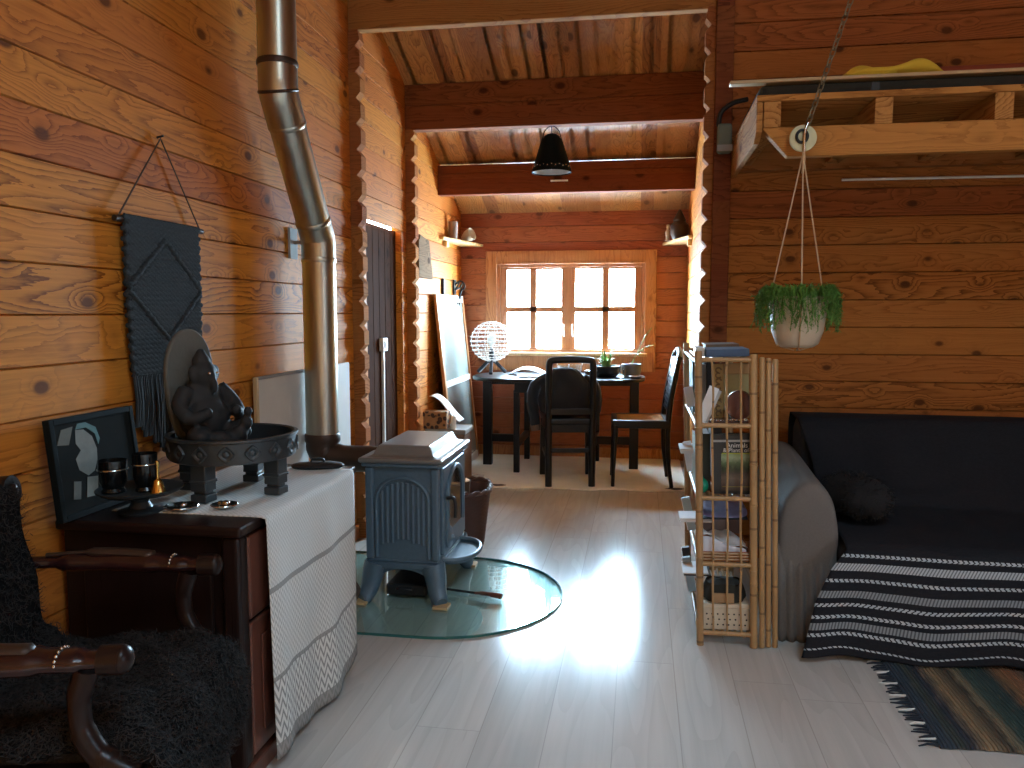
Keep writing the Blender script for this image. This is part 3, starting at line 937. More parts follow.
m2.grid(lambda u, v: (lerp(-.11,.10,u), .16*v-.02, .20 - .17*u**1.4 + .012*math.sin(6*u)), 14, 5)
tag(m2.build('paper_sheet', m_paper, smooth=2, solid=.002, loc=(-1.30, 5.135, CZ+.01)), 'bent white sheet of paper sticking up behind the leopard box', 'paper')
m.bm.free()
ca_ = thing('pillar_candle', 'short white pillar candle at the front of the brown chest', 'candle', (-1.225, 5.05, CZ))
MB().lathe([(0,.0005),(.018,.0005),(.018,.085),(.014,.088),(0,.086)], seg=18).build('wax', plain('candle_wax', (.80,.76,.68), .5), ca_, smooth=.6)
MB().tube([(0,0,.085),(.001,0,.098)], .0015, 5).build('wick', m_iron, ca_)

# white framed mirror leaning against the wall
def lean(y, z, d=0.0):
    return (lerp(-1.335, -1.468, z/1.35) + d, y, z)
mr_ = thing('glazed_panel', 'tall wood-framed glazed panel with a white crossbar leaning on the annex left wall', 'glass panel', (-1.335, 5.96, 0))
Y0, Y1 = 5.50, 6.38
def slat(y0, y1, z0, z1, d0=-.012, d1=.012):
    m = MB()
    ps = [lean(y, z, d) for z in (z0, z1) for y, d in ((y0,d0),(y1,d0),(y1,d1),(y0,d1))]
    V = [m.bm.verts.new(p) for p in ps]
    for f in ((0,1,2,3),(7,6,5,4),(0,4,5,1),(1,5,6,2),(2,6,7,3),(3,7,4,0)): m.bm.faces.new([V[i] for i in f])
    return m
for i, q in enumerate(((Y0,Y0+.045,.015,1.35),(Y1-.045,Y1,.015,1.35))):
    slat(*q).build('frame_side', m_casing, mr_, world=True, bevel=.003)
for q in ((Y0+.045,Y1-.045,1.30,1.35),(Y0+.045,Y1-.045,.015,.07),(Y0+.045,Y1-.045,.665,.71)):
    slat(*q, -.013, .014).build('frame_rail', m_white, mr_, world=True, bevel=.003)
slat(Y0+.04,Y1-.04,.05,1.32,-.004,.003).build('glass', m_mirror, mr_, world=True)

# weathered board on the wall
m = MB(); m.prism([(5.13,1.455),(5.50,1.455),(5.40,1.72),(5.17,1.745),(5.155,1.71),(5.135,1.71)], XL+.0002, XL+.026, 'x')
tag(m.build('wooden_board', wood('weathered_board', 'y', 'z', (.17,.10,.06), (.09,.05,.03), .5, .1, 1.4, .9, spec=.03), bevel=.004, loc='auto'), 'weathered brown board hanging on the annex left wall below the pale corner shelf', 'board')
# narrow dark rod and a metal hook with a red strap
m = MB(); m.tube([(XL+.012, 5.83, 1.20),(XL+.012, 5.83, 1.475)], .012, 8)
tag(m.build('hanging_rod', m_iron, smooth=1, loc='auto'), 'short dark rod hanging on the wall just above the glazed panel', 'rod')
hk = thing('wall_hook', 'ornate dark metal hook with hanging straps, on the wall right of the dark rod', 'hook', (XL+.002, 6.22, 1.42))
m = MB(); m.box(0,.012,-.035,.035,-.06,.06)
m.tube(curve([(.01,0,.02),(.05,0,.05),(.085,0,.03),(.085,0,-.01),(.06,0,-.02)], 5), .008, 6)
m.tube(curve([(.01,0,-.02),(.04,.05,0),(.06,.06,.04)], 5), .007, 6).tube(curve([(.01,0,-.02),(.04,-.05,0),(.06,-.06,.04)], 5), .007, 6)
m.build('bracket', m_iron, hk, smooth=.8)
for i, (y, mt, z) in enumerate(((.02, m_armred, -.19), (-.025, m_iron, -.22))):
    m = MB(); m.tube(curve([(.07,y*.3,-.01),(.05,y,-.08),(.035,y*1.4,-.15),(.03,y,z)], 5), .007, 6)
    m.build('strap', mt, hk, smooth=1)

# triangular corner shelves
def corner_shelf(name, label, cx, sx, reach, run, z):
    s_ = thing(name, label, 'shelf', (cx, YF, z))
    MB().prism([(0,0),(sx*reach,0),(sx*.03,-run),(0,-run)], 0, .022).build('board', m_shelfpine, s_, bevel=.003)
    MB().prism([(0,-run*.85),(sx*.03,-run*.85),(sx*.03,-run*.85+.07),(0,-run*.85+.07)], -.045, -.001).build('bracket', m_shelfpine, s_, bevel=.003)
    MB().cbox((sx*.015, -run*.85-.002, .008), (.022,.006,.022)).build('peg', m_iron, s_)
    return s_
corner_shelf('corner_shelf', 'pale corner shelf left of the window, high on the annex wall', XL+.002, 1, .19, .72, 1.765)
corner_shelf('corner_shelf', 'pale corner shelf right of the window, high on the annex wall', XR-.002, -1, .20, .62, 1.755)
vs = thing('ceramic_vase', 'grey-brown cup standing on the left corner shelf, nearer the camera', 'vase', (-1.452, 6.02, 1.787))
MB().lathe([(0,.001),(.032,.001),(.036,.05),(.038,.135),(.034,.135),(.032,.01),(0,.01)], seg=20).build('body', plain('taupe_glaze', (.30,.21,.16), .5), vs, smooth=.6)
cn = thing('tilted_bowl', 'white bowl tipped on its side on the left corner shelf', 'bowl', (-1.41, 6.27, 1.825), (R(0),R(68),R(-20)))
MB().lathe([(0,.0),(.02,.0),(.045,.05),(.052,.10),(.048,.10),(.04,.05),(.016,.006),(0,.006)], (0,0,-.03), 22).build('body', m_cream, cn, smooth=.6)
bx = thing('dark_vase', 'dark pot with a pointed lid on the right corner shelf', 'vase', (.29, 6.25, 1.777))
MB().lathe([(0,.001),(.05,.001),(.072,.05),(.07,.11),(.045,.14),(0,.14)], seg=22).build('body', m_brown_iron, bx, smooth=.6)
MB().lathe([(.047,.141),(.05,.15),(.03,.19),(.012,.225),(0,.235)], seg=20).build('lid', m_brown_iron, bx, smooth=.6)
fg = thing('small_figurine', 'small pale figurine on the right corner shelf beside the dark pot', 'figurine', (.205, 6.33, 1.777))
m = MB(); m.lathe([(0,.001),(.018,.001),(.014,.03),(.02,.06),(.014,.085),(.008,.092),(.015,.105),(.012,.125),(0,.13)], seg=16)
m.build('figure', m_cream, fg, smooth=2)
MB().lathe([(0,-.0),(.024,0),(.024,.004),(0,.004)], seg=16).build('base', m_cream, fg)

# light switch with its conduit
ls = thing('light_switch', 'white light switch at the top of a thin white conduit in the dark doorway', 'switch', (XL-.039, 4.52, 0))
m = MB(); m.box(0, .028, -.042, .042, .985, 1.065); sw = m.build('box', m_plastic, ls, bevel=.005)
MB().box(.028,.034,-.022,.022,1.0,1.05).build('rocker', m_plastic, sw, bevel=.003)
MB().box(0,.017,-.011,.011,.01,.985).build('conduit', m_plastic, ls, bevel=.003)

# pendant lamp under the second beam
pd = thing('pendant_lamp', 'black conical pendant lamp hanging from the ceiling beam in the annex', 'lamp', (-.562, 4.97, 2.09))
m = MB(); m.lathe([(.125,0),(.124,.012),(.118,.022),(.062,.205),(.057,.205),(.112,.02),(.121,.004),(.125,0)], seg=40, mod=lambda r,a,z,i: r*(1+.012*math.sin(a*20)) if i in (0,1,2) else r)
m.build('shade', m_shade, pd, smooth=.8)
MB().lathe([(.058,.198),(.05,.222),(.03,.235),(.012,.24),(0,.24)], seg=28).build('cap', m_shade, pd, smooth=.8)
MB().lathe([(.110,.024),(.1145,.01),(.119,.006),(.06,.19),(.056,.19),(.11,.02)], seg=36).build('lining', m_zincgrey, pd, smooth=.8)
m = MB(); m.tube(curve([(.122,0,.01),(.088,0,.12),(.056,0,.22),(.045,0,.255),(.02,0,.28),(0,0,.286),(-.02,0,.28),(-.045,0,.255),(-.056,0,.22),(-.088,0,.12),(-.122,0,.01)], 4), .0035, 6)
m.build('wire_frame', m_shade, pd, smooth=1)
m = MB()
for k in range(30):
    a = 2*PI*k/30
    m.ball((.119*math.cos(a), .119*math.sin(a), .03 + .006*(k % 2)), .0045, seg=6)
m.build('bead_trim', m_silver, pd, smooth=1)['kind'] = 'stuff'
m = MB(); m.tube([(0,0,.234),(0,0,.2845)], .004, 6); m.build('cord', m_iron, pd)
m = MB(); m.lathe([(0,.02),(.03,.035),(.04,.07),(.03,.10),(.015,.125),(.015,.16),(0,.16)], seg=20); m.build('bulb', m_bulb, pd, smooth=1)
m = MB(); m.box(-.655, -.53, 5.725, 5.7395, 2.162, 2.172)
tag(m.build('pale_strip', m_white, loc='auto'), 'thin pale strip on the furthest ceiling beam, just below the pendant lamp', 'strip')

# ------------------------------------------------------------------ stove, hearth, pipe
SX0, SX1, SY0, SY1 = -1.12, -.805, 3.05, 3.545
GZ = .0095
# glass hearth plate: straight back, round nose towards the room
hp = []
for k in range(49):
    a = -PI/2 + PI*k/48
    hp.append((-.80 + .49*math.cos(a), 3.215 + .485*math.sin(a)))
hp += [(-1.42, 3.70), (-1.42, 2.73)]
hg = thing('hearth_plate', 'round-nosed glass hearth plate on the floor under the stove', 'glass plate', (-.9, 3.2, 0))
m = MB(); m.prism(hp, .0085, .0095)
m.build('plate', m_hearth, hg, world=True)
m = MB()
n = len(hp)
inn = []
for i, (x, y) in enumerate(hp):
    p0, p1 = Vector((*hp[i-1],0)), Vector((*hp[(i+1) % n],0))
    d = (p1-p0).normalized()
    inn.append((x - d.y*.006, y + d.x*.006))
for i in range(n):
    j = (i+1) % n
    q = [(*hp[i],.0005),(*hp[j],.0005),(*inn[j],.0005),(*inn[i],.0005),(*hp[i],.0094),(*hp[j],.0094),(*inn[j],.0094),(*inn[i],.0094)]
    V = [m.bm.verts.new(p) for p in q]
    for f in ((0,1,5,4),(2,3,7,6),(4,5,6,7),(0,3,2,1)): m.bm.faces.new([V[k] for k in f])
bmesh.ops.remove_doubles(m.bm, verts=m.bm.verts[:], dist=.0001)
m.build('polished_edge', m_hearth_edge, hg, world=True, smooth=.7)

st = thing('wood_stove', 'blue-grey cast iron wood stove standing on the glass hearth plate', 'stove', ((SX0+SX1)/2, (SY0+SY1)/2, GZ))
W = dict(parent=st, world=True)
m = MB(); m.box(SX0+.012, SX1-.012, SY0+.012, SY1-.012, .155, .585)
m.build('body', m_stove, bevel=.008, **W)
# corner pilasters and base moulding
m = MB(); m.box(SX0, SX1, SY0, SY1, .150, .178); m.box(SX0+.004, SX1-.004, SY0+.004, SY1-.004, .178, .19)
m.build('base_moulding', m_stove, bevel=.006, **W)
for x in (SX0, SX1-.034):
    for y in (SY0, SY1-.034):
        m = MB(); m.box(x, x+.034, y, y+.034, .19, .58)
        m.build('pilaster', m_stove, bevel=.009, seg=3, **W)
m = MB()
m.box(SX0-.012, SX1+.012, SY0-.012, SY1+.012, .583, .600)
m.build('cornice', m_stove, bevel=.008, seg=3, **W)
m = MB(); m.box(SX0-.022, SX1+.022, SY0-.022, SY1+.022, .600, .622)
m.build('top_plate', m_stovetop, bevel=.01, seg=3, **W)
m = MB()
tz = ((.622, .006), (.628, .026), (.634, .030), (.662, .044), (.668, .052))
prev = None
for z, d in tz:
    ring = [m.bm.verts.new(p) for p in ((SX0+d,SY0+d,z),(SX1-d,SY0+d,z),(SX1-d,SY1-d,z),(SX0+d,SY1-d,z))]
    if prev:
        for k in range(4): m.bm.faces.new((prev[k], prev[(k+1)%4], ring[(k+1)%4], ring[k]))
    else: m.bm.faces.new(ring[::-1])
    prev = ring
m.bm.faces.new(prev)
m.build('raised_lid', m_stovetop, bevel=.004, **W)
# arched side panels with ribs
def arch_pts(cx, hw, zb, zt, n=20):
    r = hw
    P = [(cx-hw, zb)]
    for k in range(n+1):
        a = PI - PI*k/n
        P.append((cx + r*math.cos(a), zt - r*.88 + r*.88*math.sin(a)))
    P.append((cx+hw, zb))
    return P
cx = (SX0+SX1)/2
for y, s_ in ((SY0+.010, -1), (SY1-.010, 1)):
    m = MB(); m.tube([(x, y, z) for x, z in arch_pts(cx, .112, .20, .535)], .0085, 8)
    ar = m.build('arch_moulding', m_stove, smooth=1, **W)
    for i in range(9):
        x = cx - .088 + .022*i
        zt = .535 - .112*.88 + .112*.88*math.sqrt(max(0, 1 - ((x-cx)/.112)**2)) - .018
        zb = .262 + (.016 if i in (3,4,5) else 0) - (.008 if i in (0,8) else 0)
        m = MB(); m.tube([(x, y+.001, zb), (x, y+.001, zt)], .0068, 8)
        m.bm.verts.ensure_lookup_table()
        r_ = m.build('rib', m_stove, smooth=1, **W)
# front door (towards the room) with an arched window
cy = (SY0+SY1)/2
DX = SX1 - .008
dr = []
m = MB(); m.box(DX-.004, DX+.016, SY0+.055, SY1-.055, .20, .575)
door = m.build('fire_door', m_stove, bevel=.008, seg=3, **W)
def child(o, par):
    """a sub-part: parent it one level deeper without moving it"""
    off = par.location.copy()
    o.parent = par
    o.location = o.location - off
m = MB(); m.prism(arch_pts(cy, .135, .285, .545), DX+.017, DX+.0195, 'x')
g = m.build('door_window', plain('stove_glass', (.02,.014,.012), .06, spec=.8), bevel=.001, **W); child(g, door)
m = MB(); m.tube([(DX+.018, y, z) for y, z in arch_pts(cy, .14, .28, .55)], .012, 8)
g = m.build('window_moulding', m_stove, smooth=1, **W); child(g, door)
m = MB(); m.lathe([(0,0),(.048,0),(.048,.008),(.036,.014),(.012,.016),(.010,.03),(0,.03)], (0,0,0), 24, Matrix.Translation((DX+.0165, cy-.12, .262)) @ Euler((0,R(90),0)).to_matrix().to_4x4())
g = m.build('air_valve', m_stove, smooth=.6, **W); child(g, door)
m = MB(); m.tube(curve([(DX+.02, SY0+.09, .44),(DX+.05, SY0+.088, .44),(DX+.06, SY0+.085, .41),(DX+.058, SY0+.083, .36)], 5), .008, 8)
g = m.build('door_handle', m_iron, smooth=1, **W); child(g, door)
# half-round ash lip with raised rim
m = MB()
lip = [(DX+.002 + .125*math.sin(PI*k/24)**.75, cy - .01 - .165*math.cos(PI*k/24)) for k in range(25)]
m.prism(lip, .158, .168)
m.build('ash_lip', m_stove, bevel=.003, **W)
m = MB(); m.tube([(x, y, .176) for x, y in lip], .011, 8)
m.build('lip_rim', m_stove, smooth=1, **W)
# splayed legs joined by a curved apron
for x, sx in ((SX0, -1), (SX1, 1)):
    for y, sy_ in ((SY0, -1), (SY1, 1)):
        m = MB()
        P = curve([(x-sx*.035, y-sy_*.035, .165), (x-sx*.022, y-sy_*.026, .12), (x-sx*.012, y-sy_*.012, .07), (x+sx*.006, y+sy_*.012, .028), (x+sx*.014, y+sy_*.022, GZ+.012)], 5)
        m.tube(P, [lerp(.052, .027, i/(len(P)-1)) for i in range(len(P))], 10)
        lg = m.build('leg', m_stove, smooth=1, **W)
        m = MB(); m.cbox((x+sx*.016, y+sy_*.026, GZ+.0055), (.062,.062,.010))
        g = m.build('foot_pad', m_oak_edge, **W); child(g, lg)
def apron(axis, a0, a1, p):
    pts = [(lerp(a0,a1,k/16), .155) for k in range(17)] + [(lerp(a1,a0,k/16), .148 - .055*(abs(2*k/16-1)**2.2)) for k in range(17)]
    m = MB(); m.prism(pts, p-.006, p+.006, axis)
    m.build('apron', m_stove, **W)
apron('y', SX0+.02, SX1-.02, SY0+.016); apron('y', SX0+.02, SX1-.02, SY1-.016)
apron('x', SY0+.02, SY1-.02, SX1-.016); apron('x', SY0+.02, SY1-.02, SX0+.016)

# flue pipe
PX, PY0, PY1 = -1.385, 3.25, 2.90
fp = thing('flue_pipe', 'shiny steel stove pipe with a bend, rising along the left log wall', 'pipe', (PX, PY0, .60))
W2 = dict(parent=fp, world=True)
r = .0715
m = MB(); m.tube([(PX,PY0,.645),(PX,PY0,1.46)], r, 32); m.build('lower_section', m_steel, smooth=.8, **W2)
def sleeve(p, d, name='joint_collar', rr=None, h=.035, mt=m_steel):
    d = Vector(d).normalized(); p = Vector(p)
    rr = rr or r+.003
    m = MB()
    m.tube([p-d*h, p-d*(h-.006), p+d*(h-.006), p+d*h], [rr-.002, rr+.001, rr+.001, rr-.002], 32)
    return m.build(name, mt, smooth=.6, **W2)
b0, b1 = Vector((PX,PY0,1.53)), Vector((PX,PY1,2.06))
dd = (b1-b0).normalized()
up = Vector((0,0,1))
el = [b0-up*.085, b0-up*.04, b0-up*.012+dd*.004, b0+dd*.012, b0+dd*.04, b0+dd*.085]
m = MB(); m.tube(el, r+.002, 32); m.build('lower_elbow', m_steel, smooth=.9, **W2)
m = MB(); m.tube([b0+dd*.07, b1-dd*.07], r, 32); m.build('slanted_section', m_steel, smooth=.8, **W2)
el = [b1-dd*.12, b1-dd*.04, b1-dd*.012, b1+up*.012, b1+up*.04, b1+up*.10]
m = MB(); m.tube(el, r+.003, 32); m.build('upper_elbow', m_steel, smooth=.9, **W2)
m = MB(); m.tube([b1+up*.09, (PX,PY1,roof(PY1)+.02)], r+.002, 32); m.build('upper_section', m_steel, smooth=.8, **W2)
sleeve(b0-up*.085, up, h=.012); sleeve(b0+dd*.09, dd, h=.012); sleeve(b1-dd*.125, dd, h=.012)
sleeve(b1+up*.105, up, 'joint_collar', r+.006, .012, m_brown_iron); sleeve(b1-dd*.0+up*.005, up+dd, 'joint_collar', r+.006, .006, m_brown_iron)
m = MB(); m.tube(curve([(PX,PY0,.66),(PX,PY0,.615),(PX+.03,PY0,.585),(PX+.09,PY0,.575),(PX+.262,PY0,.575)], 6), [.072]*6+[.070]*6+[.062]*6+[.058]*6+[.056], 24)
m.build('bottom_elbow', m_brown_iron, smooth=1, **W2)
sleeve((PX,PY0,.665), up, 'joint_collar', r+.005, .02, m_brown_iron)
m = MB(); m.tube([(XL+.012,PY0-.02,1.52),(PX-.04,PY0-.02,1.52)], .008, 8).box(XL+.001,XL+.012,PY0-.055,PY0+.015,1.45,1.58)
m.build('wall_bracket', m_zincgrey, smooth=.6, **W2)

# heat shields leaning on the wall behind the pipe
def shield(y0, y1, z1, label, edge):
    s_ = thing('heat_shield', label, 'panel', (XL+.03, (y0+y1)/2, 0))
    m = MB(); m.box(XL+.021, XL+.034, y0, y1, .001, z1)
    m.build('panel', m_concrete, s_, world=True, bevel=.003)
    if edge:
        m = MB(); m.box(XL+.020, XL+.037, y0-.02, y0-.0005, .001, z1+.012)
        m.build('side_strip', m_oak_edge, s_, world=True, bevel=.003)
        m = MB(); m.box(XL+.020, XL+.037, y0, y1, z1+.0005, z1+.012)
        m.build('top_strip', m_zincgrey, s_, world=True, bevel=.002)
shield(2.83, 3.28, .955, 'wide pale heat shield panel with a wooden edge behind the steel pipe', True)
shield(3.53, 3.80, .965, 'narrow pale heat shield panel right of the steel pipe', False)

# wicker log basket behind the stove
bk = thing('log_basket', 'dark brown wicker log basket behind the stove', 'basket', (-.955, 3.93, 0), (0,0,R(8)))
def supr(r, a, e=.6):
    return r/((abs(math.cos(a))**(2/e) + abs(math.sin(a))**(2/e))**(e/2))
prof = [(0,.002)] + [(.155 + .035*i/30, .002 + .30*i/30) for i in range(31)] + [(.18,.302)] + [(.172 - .03*i/4, .29 - .27*i/4) for i in range(5)] + [(0,.02)]
m = MB(); m.lathe(prof, seg=96, mod=lambda r, a, z, i: supr(r, a)*(1 + (.036*math.sin(24*a + PI*(i % 2)) if 1 < i < 31 else 0)))
m.build('body', m_wick, bk, smooth=2)
m = MB()
P = [(supr(.191, 2*PI*k/60)*math.cos(2*PI*k/60), supr(.191, 2*PI*k/60)*math.sin(2*PI*k/60), .305) for k in range(60)]
for ph in (0, PI):
    m.tube([(x*(1+.03*math.cos(k*PI/2.5+ph)), y*(1+.03*math.cos(k*PI/2.5+ph)), z+.009*math.sin(k*PI/2.5+ph)) for k, (x, y, z) in enumerate(P)], .010, 6, closed=True)
m.build('braided_rim', m_wick, bk, smooth=1)
def firewood(name, label, loc, L, r, rot, seed, group=None):
    rr = random.Random(seed)
    w_ = thing(name, label, 'log', loc, rot, group)
    P = [(r*rr.uniform(.85,1.1)*math.cos(a), r*rr.uniform(.85,1.1)*math.sin(a)) for a in [PI*k/7 for k in range(8)]]
    m = MB(); m.prism(P + [(0,-r*.25)], 0, L, 'x')
    m.build('split_wood', m_log, w_, bevel=.004)
    m = MB()
    q = [(x*1.06, y*1.06+.001) for x, y in P]
    m.prism(q + [(x*1.003, y*1.003+.0005) for x, y in P[::-1]], .004, L-.004, 'x')
    m.build('bark', m_bark, w_)
for i, (x, y, z, L, rr_, rot, lab) in enumerate((
    (-1.06, 3.84, .045, .30, .045, (R(10),R(-86),R(12)), 'split log standing in the wicker basket, nearest the stove'),
    (-.955, 3.86, .04, .34, .05, (R(60),R(-84),R(30)), 'tall split log standing in the middle of the wicker basket'),
    (-.94, 4.01, .04, .29, .046, (R(200),R(-87),R(-20)), 'split log standing at the back of the wicker basket'))):
    firewood('firewood_log', lab, (x,y,z), L, rr_, rot, 11+i, 'firewood in the basket')
firewood('firewood_log', 'pale split log on the hearth plate between the cabinet and the stove', (-1.15, 2.80, .058), .23, .05, (R(20),0,R(100)), 31)

# poker with a wooden handle lying under the ash lip
pk = thing('fire_tool', 'fire tool with a brown wooden handle lying on the hearth plate under the stove lip', 'tool', (-.70, 3.18, .022), (0,0,R(-12)))
MB().tube(curve([(.02,0,0),(.05,0,.003),(.10,0,.004),(.135,0,.002),(.145,0,0)], 4), [.006]*4+[.009]*4+[.012]*4+[.013]*4+[.008], 10).build('handle', m_redwood, pk, smooth=1)
MB().tube([(-.19,0,.0),(.022,0,.0)], .0055, 8).build('shaft', m_iron, pk, smooth=.6)
MB().cbox((-.22,0,-.004), (.07,.055,.014)).build('blade', m_iron, pk, bevel=.003)
# ash pan showing under the stove
ap = thing('ash_pan', 'dark ash pan on the hearth plate underneath the stove', 'pan', (-.97, 3.27, GZ+.001))
m = MB(); m.prism([(-.09,-.15),(.09,-.15),(.09,.15),(-.09,.15)], 0, .05)
m.build('pan', m_iron, ap, bevel=.01)
m = MB(); m.tube(curve([(-.03,-.15,.035),(-.03,-.18,.04),(.03,-.18,.04),(.03,-.15,.035)], 4), .005, 6); m.build('grip', m_iron, ap, smooth=1)

# ------------------------------------------------------------------ cabinet and the things on it
KX0, KX1, KY0, KY1, KZ = -1.476, -.975, 1.755, 2.53, .69
kb = thing('cabinet', 'dark wooden cabinet against the left wall, under the zigzag runner', 'cabinet', ((KX0+KX1)/2, (KY0+KY1)/2, 0))
W = dict(parent=kb, world=True)
m = MB(); m.box(KX0, KX1-.018, KY0+.02, KY1-.02, .05, KZ-.028)
m.build('body', m_darkwood, bevel=.004, **W)
m = MB(); m.box(KX0, KX1+.012, KY0-.012, KY1+.012, KZ-.027, KZ)
m.build('top', m_darkwood, bevel=.008, seg=3, **W)
m = MB(); m.box(KX0+.01, KX1+.004, KY0+.008, KY1-.008, .0005, .05)
m.build('plinth', m_redwood, bevel=.006, **W)
for y in (KY0, KY1-.05):                     # turned corner posts
    m = MB(); m.box(KX1-.05, KX1, y, y+.05, .051, KZ-.028)
    m.build('corner_post', m_darkwood, bevel=.012, seg=3, **W)
for i, (ya, yb) in enumerate(((KY0+.055, (KY0+KY1)/2-.004), ((KY0+KY1)/2+.004, KY1-.055))):
    m = MB(); m.box(KX1-.018, KX1-.002, ya, yb, .43, KZ-.04)
    d = m.build('drawer', m_redwood, bevel=.006, **W)
    m = MB(); m.lathe([(0,0),(.008,0),(.009,.008),(.014,.016),(.012,.022),(0,.024)], (0,0,0), 14, Matrix.Translation((KX1-.002, (ya+yb)/2, .54)) @ Euler((0,R(90),0)).to_matrix().to_4x4())
    g = m.build('knob', m_brass, smooth=.8, **W); child(g, d)
    m = MB(); m.box(KX1-.018, KX1-.004, ya, yb, .06, .42)
    d = m.build('door', m_redwood, bevel=.006, **W)
    m = MB(); m.box(KX1-.0035, KX1+.002, ya+.05, yb-.05, .11, .37)
    g = m.build('raised_panel', m_redwood, bevel=.004, **W); child(g, d)
m = MB(); m.box(KX0+.06, KX1-.08, KY0+.008, KY0+.0195, .13, .60)
m.build('end_panel', m_darkwood, bevel=.006, **W)

# zigzag runner over the top and down the front
RY0, RY1 = 1.845, 2.47
def run(u, v):
    y = lerp(RY0, RY1, u)
    s_ = v*1.10                               # metres along the cloth, from the wall edge
    top = .43
    if s_ < top:
        return (KX1+.019-top+s_, y, KZ+.003)
    d = s_ - top
    r = .012
    if d < r*1.57:
        a = d/r
        return (KX1+.019 + r*math.sin(a), y, KZ+.003 - r + r*math.cos(a))
    z = KZ - r + .003 - (d - r*1.57)
    fall = d/.66
    x = KX1+.031 + fall*.010 + fall*(.011*math.sin(u*11+.6) + .006*math.sin(u*23))
    return (x, y + fall*(.02*(u-.45)), z + .012*math.sin(u*7+1)*fall)
m = MB(); m.grid(run, 48, 70)
tag(m.build('table_runner', m_runner, smooth=2, solid=.0025, soff=1, normals=False), 'cream and grey zigzag woven runner draped over the dark cabinet', 'cloth')

# round low tray-table of dark metal on four carved square legs
TC = Vector((-1.172, 2.10, KZ+.0065))
tt = thing('tray_table', 'low round tray of dark carved metal on four square legs, on the runner', 'tray', TC)
m = MB(); m.lathe([(0,.105),(.171,.105),(.176,.108),(.178,.165),(.184,.168),(.184,.174),(.174,.176),(.168,.172),(.166,.122),(0,.118)], seg=64)
m.build('bowl', m_tray, tt, smooth=.6)
for k in range(16):                          # carved rosettes around the rim
    a = 2*PI*k/16
    M = Matrix.Translation((.1785*math.cos(a), .1785*math.sin(a), .137)) @ Euler((0,R(90),a)).to_matrix().to_4x4()
    m = MB()
    m.lathe([(0,.004),(.006,.004),(.009,.0015),(.013,.005),(.018,.005),(.021,0)], seg=12, M=M, mod=lambda r,a_,z,i: r*(1+.14*math.cos(4*a_)) if i > 2 else r)
    m.build('rosette', m_tray, tt, smooth=.9)
for a in (-97, -6, 95, 180):
    x, y = .138*math.cos(R(a)), .138*math.sin(R(a))
    m = MB(); m.box(-.025,.025,-.025,.025,0,.022); m.box(-.019,.019,-.019,.019,.022,.030); m.box(-.024,.024,-.024,.024,.030,.106)
    m.box(-.027,.027,-.027,.027,.052,.062)
    m._x(m.bm.verts[:], Matrix.Translation((x,y,0)) @ Matrix.Rotation(R(a), 4, 'Z'))
    m.build('leg', m_tray, tt, bevel=.003)
m = MB(); m.lathe([(0,.0005),(.035,.0005),(.055,.022),(.058,.03),(.053,.03),(.034,.008),(0,.007)], seg=24)
o = m.build('small_bowl', m_tray, smooth=.6, loc=(-1.085, 2.10, TC.z+.1185)); tag(o, 'small dark metal bowl lying inside the round tray', 'bowl')
# seated figure with a rounded back plate
SC = Vector((-1.247, 2.085, TC.z+.1185))
sf = thing('seated_statue', 'dark seated stone figure with an oval back plate, sitting in the round tray', 'statue', SC, (0,0,R(-22)))
sf.scale = (1.1, 1.1, 1.16)
m = MB()
B = m.ball
m.lathe([(0,0),(.070,0),(.074,.02),(.07,.035),(0,.035)], seg=24, M=Matrix.Diagonal((.86,1.05,1,1)))
B((-.005,0,.085), .062, (.95,1.1,1.0))       # belly
B((-.015,0,.135), .050, (.85,1.15,1.0))      # chest
B((-.005,0,.192), .036, (1,1,1.08))          # head
B((-.012,0,.226), .024, (1,1,.9)); B((-.012,0,.246), .013)   # crown
B((.024,0,.190), .015, (1,.8,1.2)); B((.032,.004,.166), .013, (1,.8,1.5))
B((-.002,.034,.196), .017, (.6,.8,1.3)); B((-.002,-.034,.196), .017, (.6,.8,1.3))
for s_ in (-1, 1):
    B((.045, s_*.055, .048), .034, (1.35,.95,.75), rot=(0,0,s_*.6))     # thighs
    B((.078, s_*.022, .042), .024, (1.1,1.3,.75))
    B((.088, -s_*.012, .036), .016, (1.2,1.5,.7))
    m.tube(curve([(-.01,s_*.05,.158),(.005,s_*.082,.12),(.04,s_*.075,.092),(.062,s_*.05,.10)], 5), [.021]*5+[.020]*5+[.016]*5+[.014], 10)
    B((.066, s_*.045, .104), .015)
B((.104, .045, .075), .017); B((.112, .045, .104), .012); B((.095,.03,.05), .02)
m.tube(curve([(.098,.04,.03),(.104,.045,.08),(.110,.046,.10)], 4), .010, 8)
sb_ = m.build('figure', plain('dark_stone', (.02,.021,.022), .7, var=.3, spec=.3), sf, remesh=.0045)
m = MB()
pl_ = [(.073*math.cos(2*PI*k/40), .195 + (.112 if math.sin(2*PI*k/40) > 0 else .19)*math.sin(2*PI*k/40)) for k in range(40)]
m.prism([(x, max(.003, z)) for x, z in pl_], -.072, -.056, 'x')
m.build('back_plate', plain('grey_stone', (.10,.102,.09), .75, bump=.3), sf, bevel=.004, smooth=.7)
for s_ in (-1, 1):
    m = MB(); m.ball((.0355, s_*.012, .198), .0042, seg=8); m.build('eye', m_silver, sf)

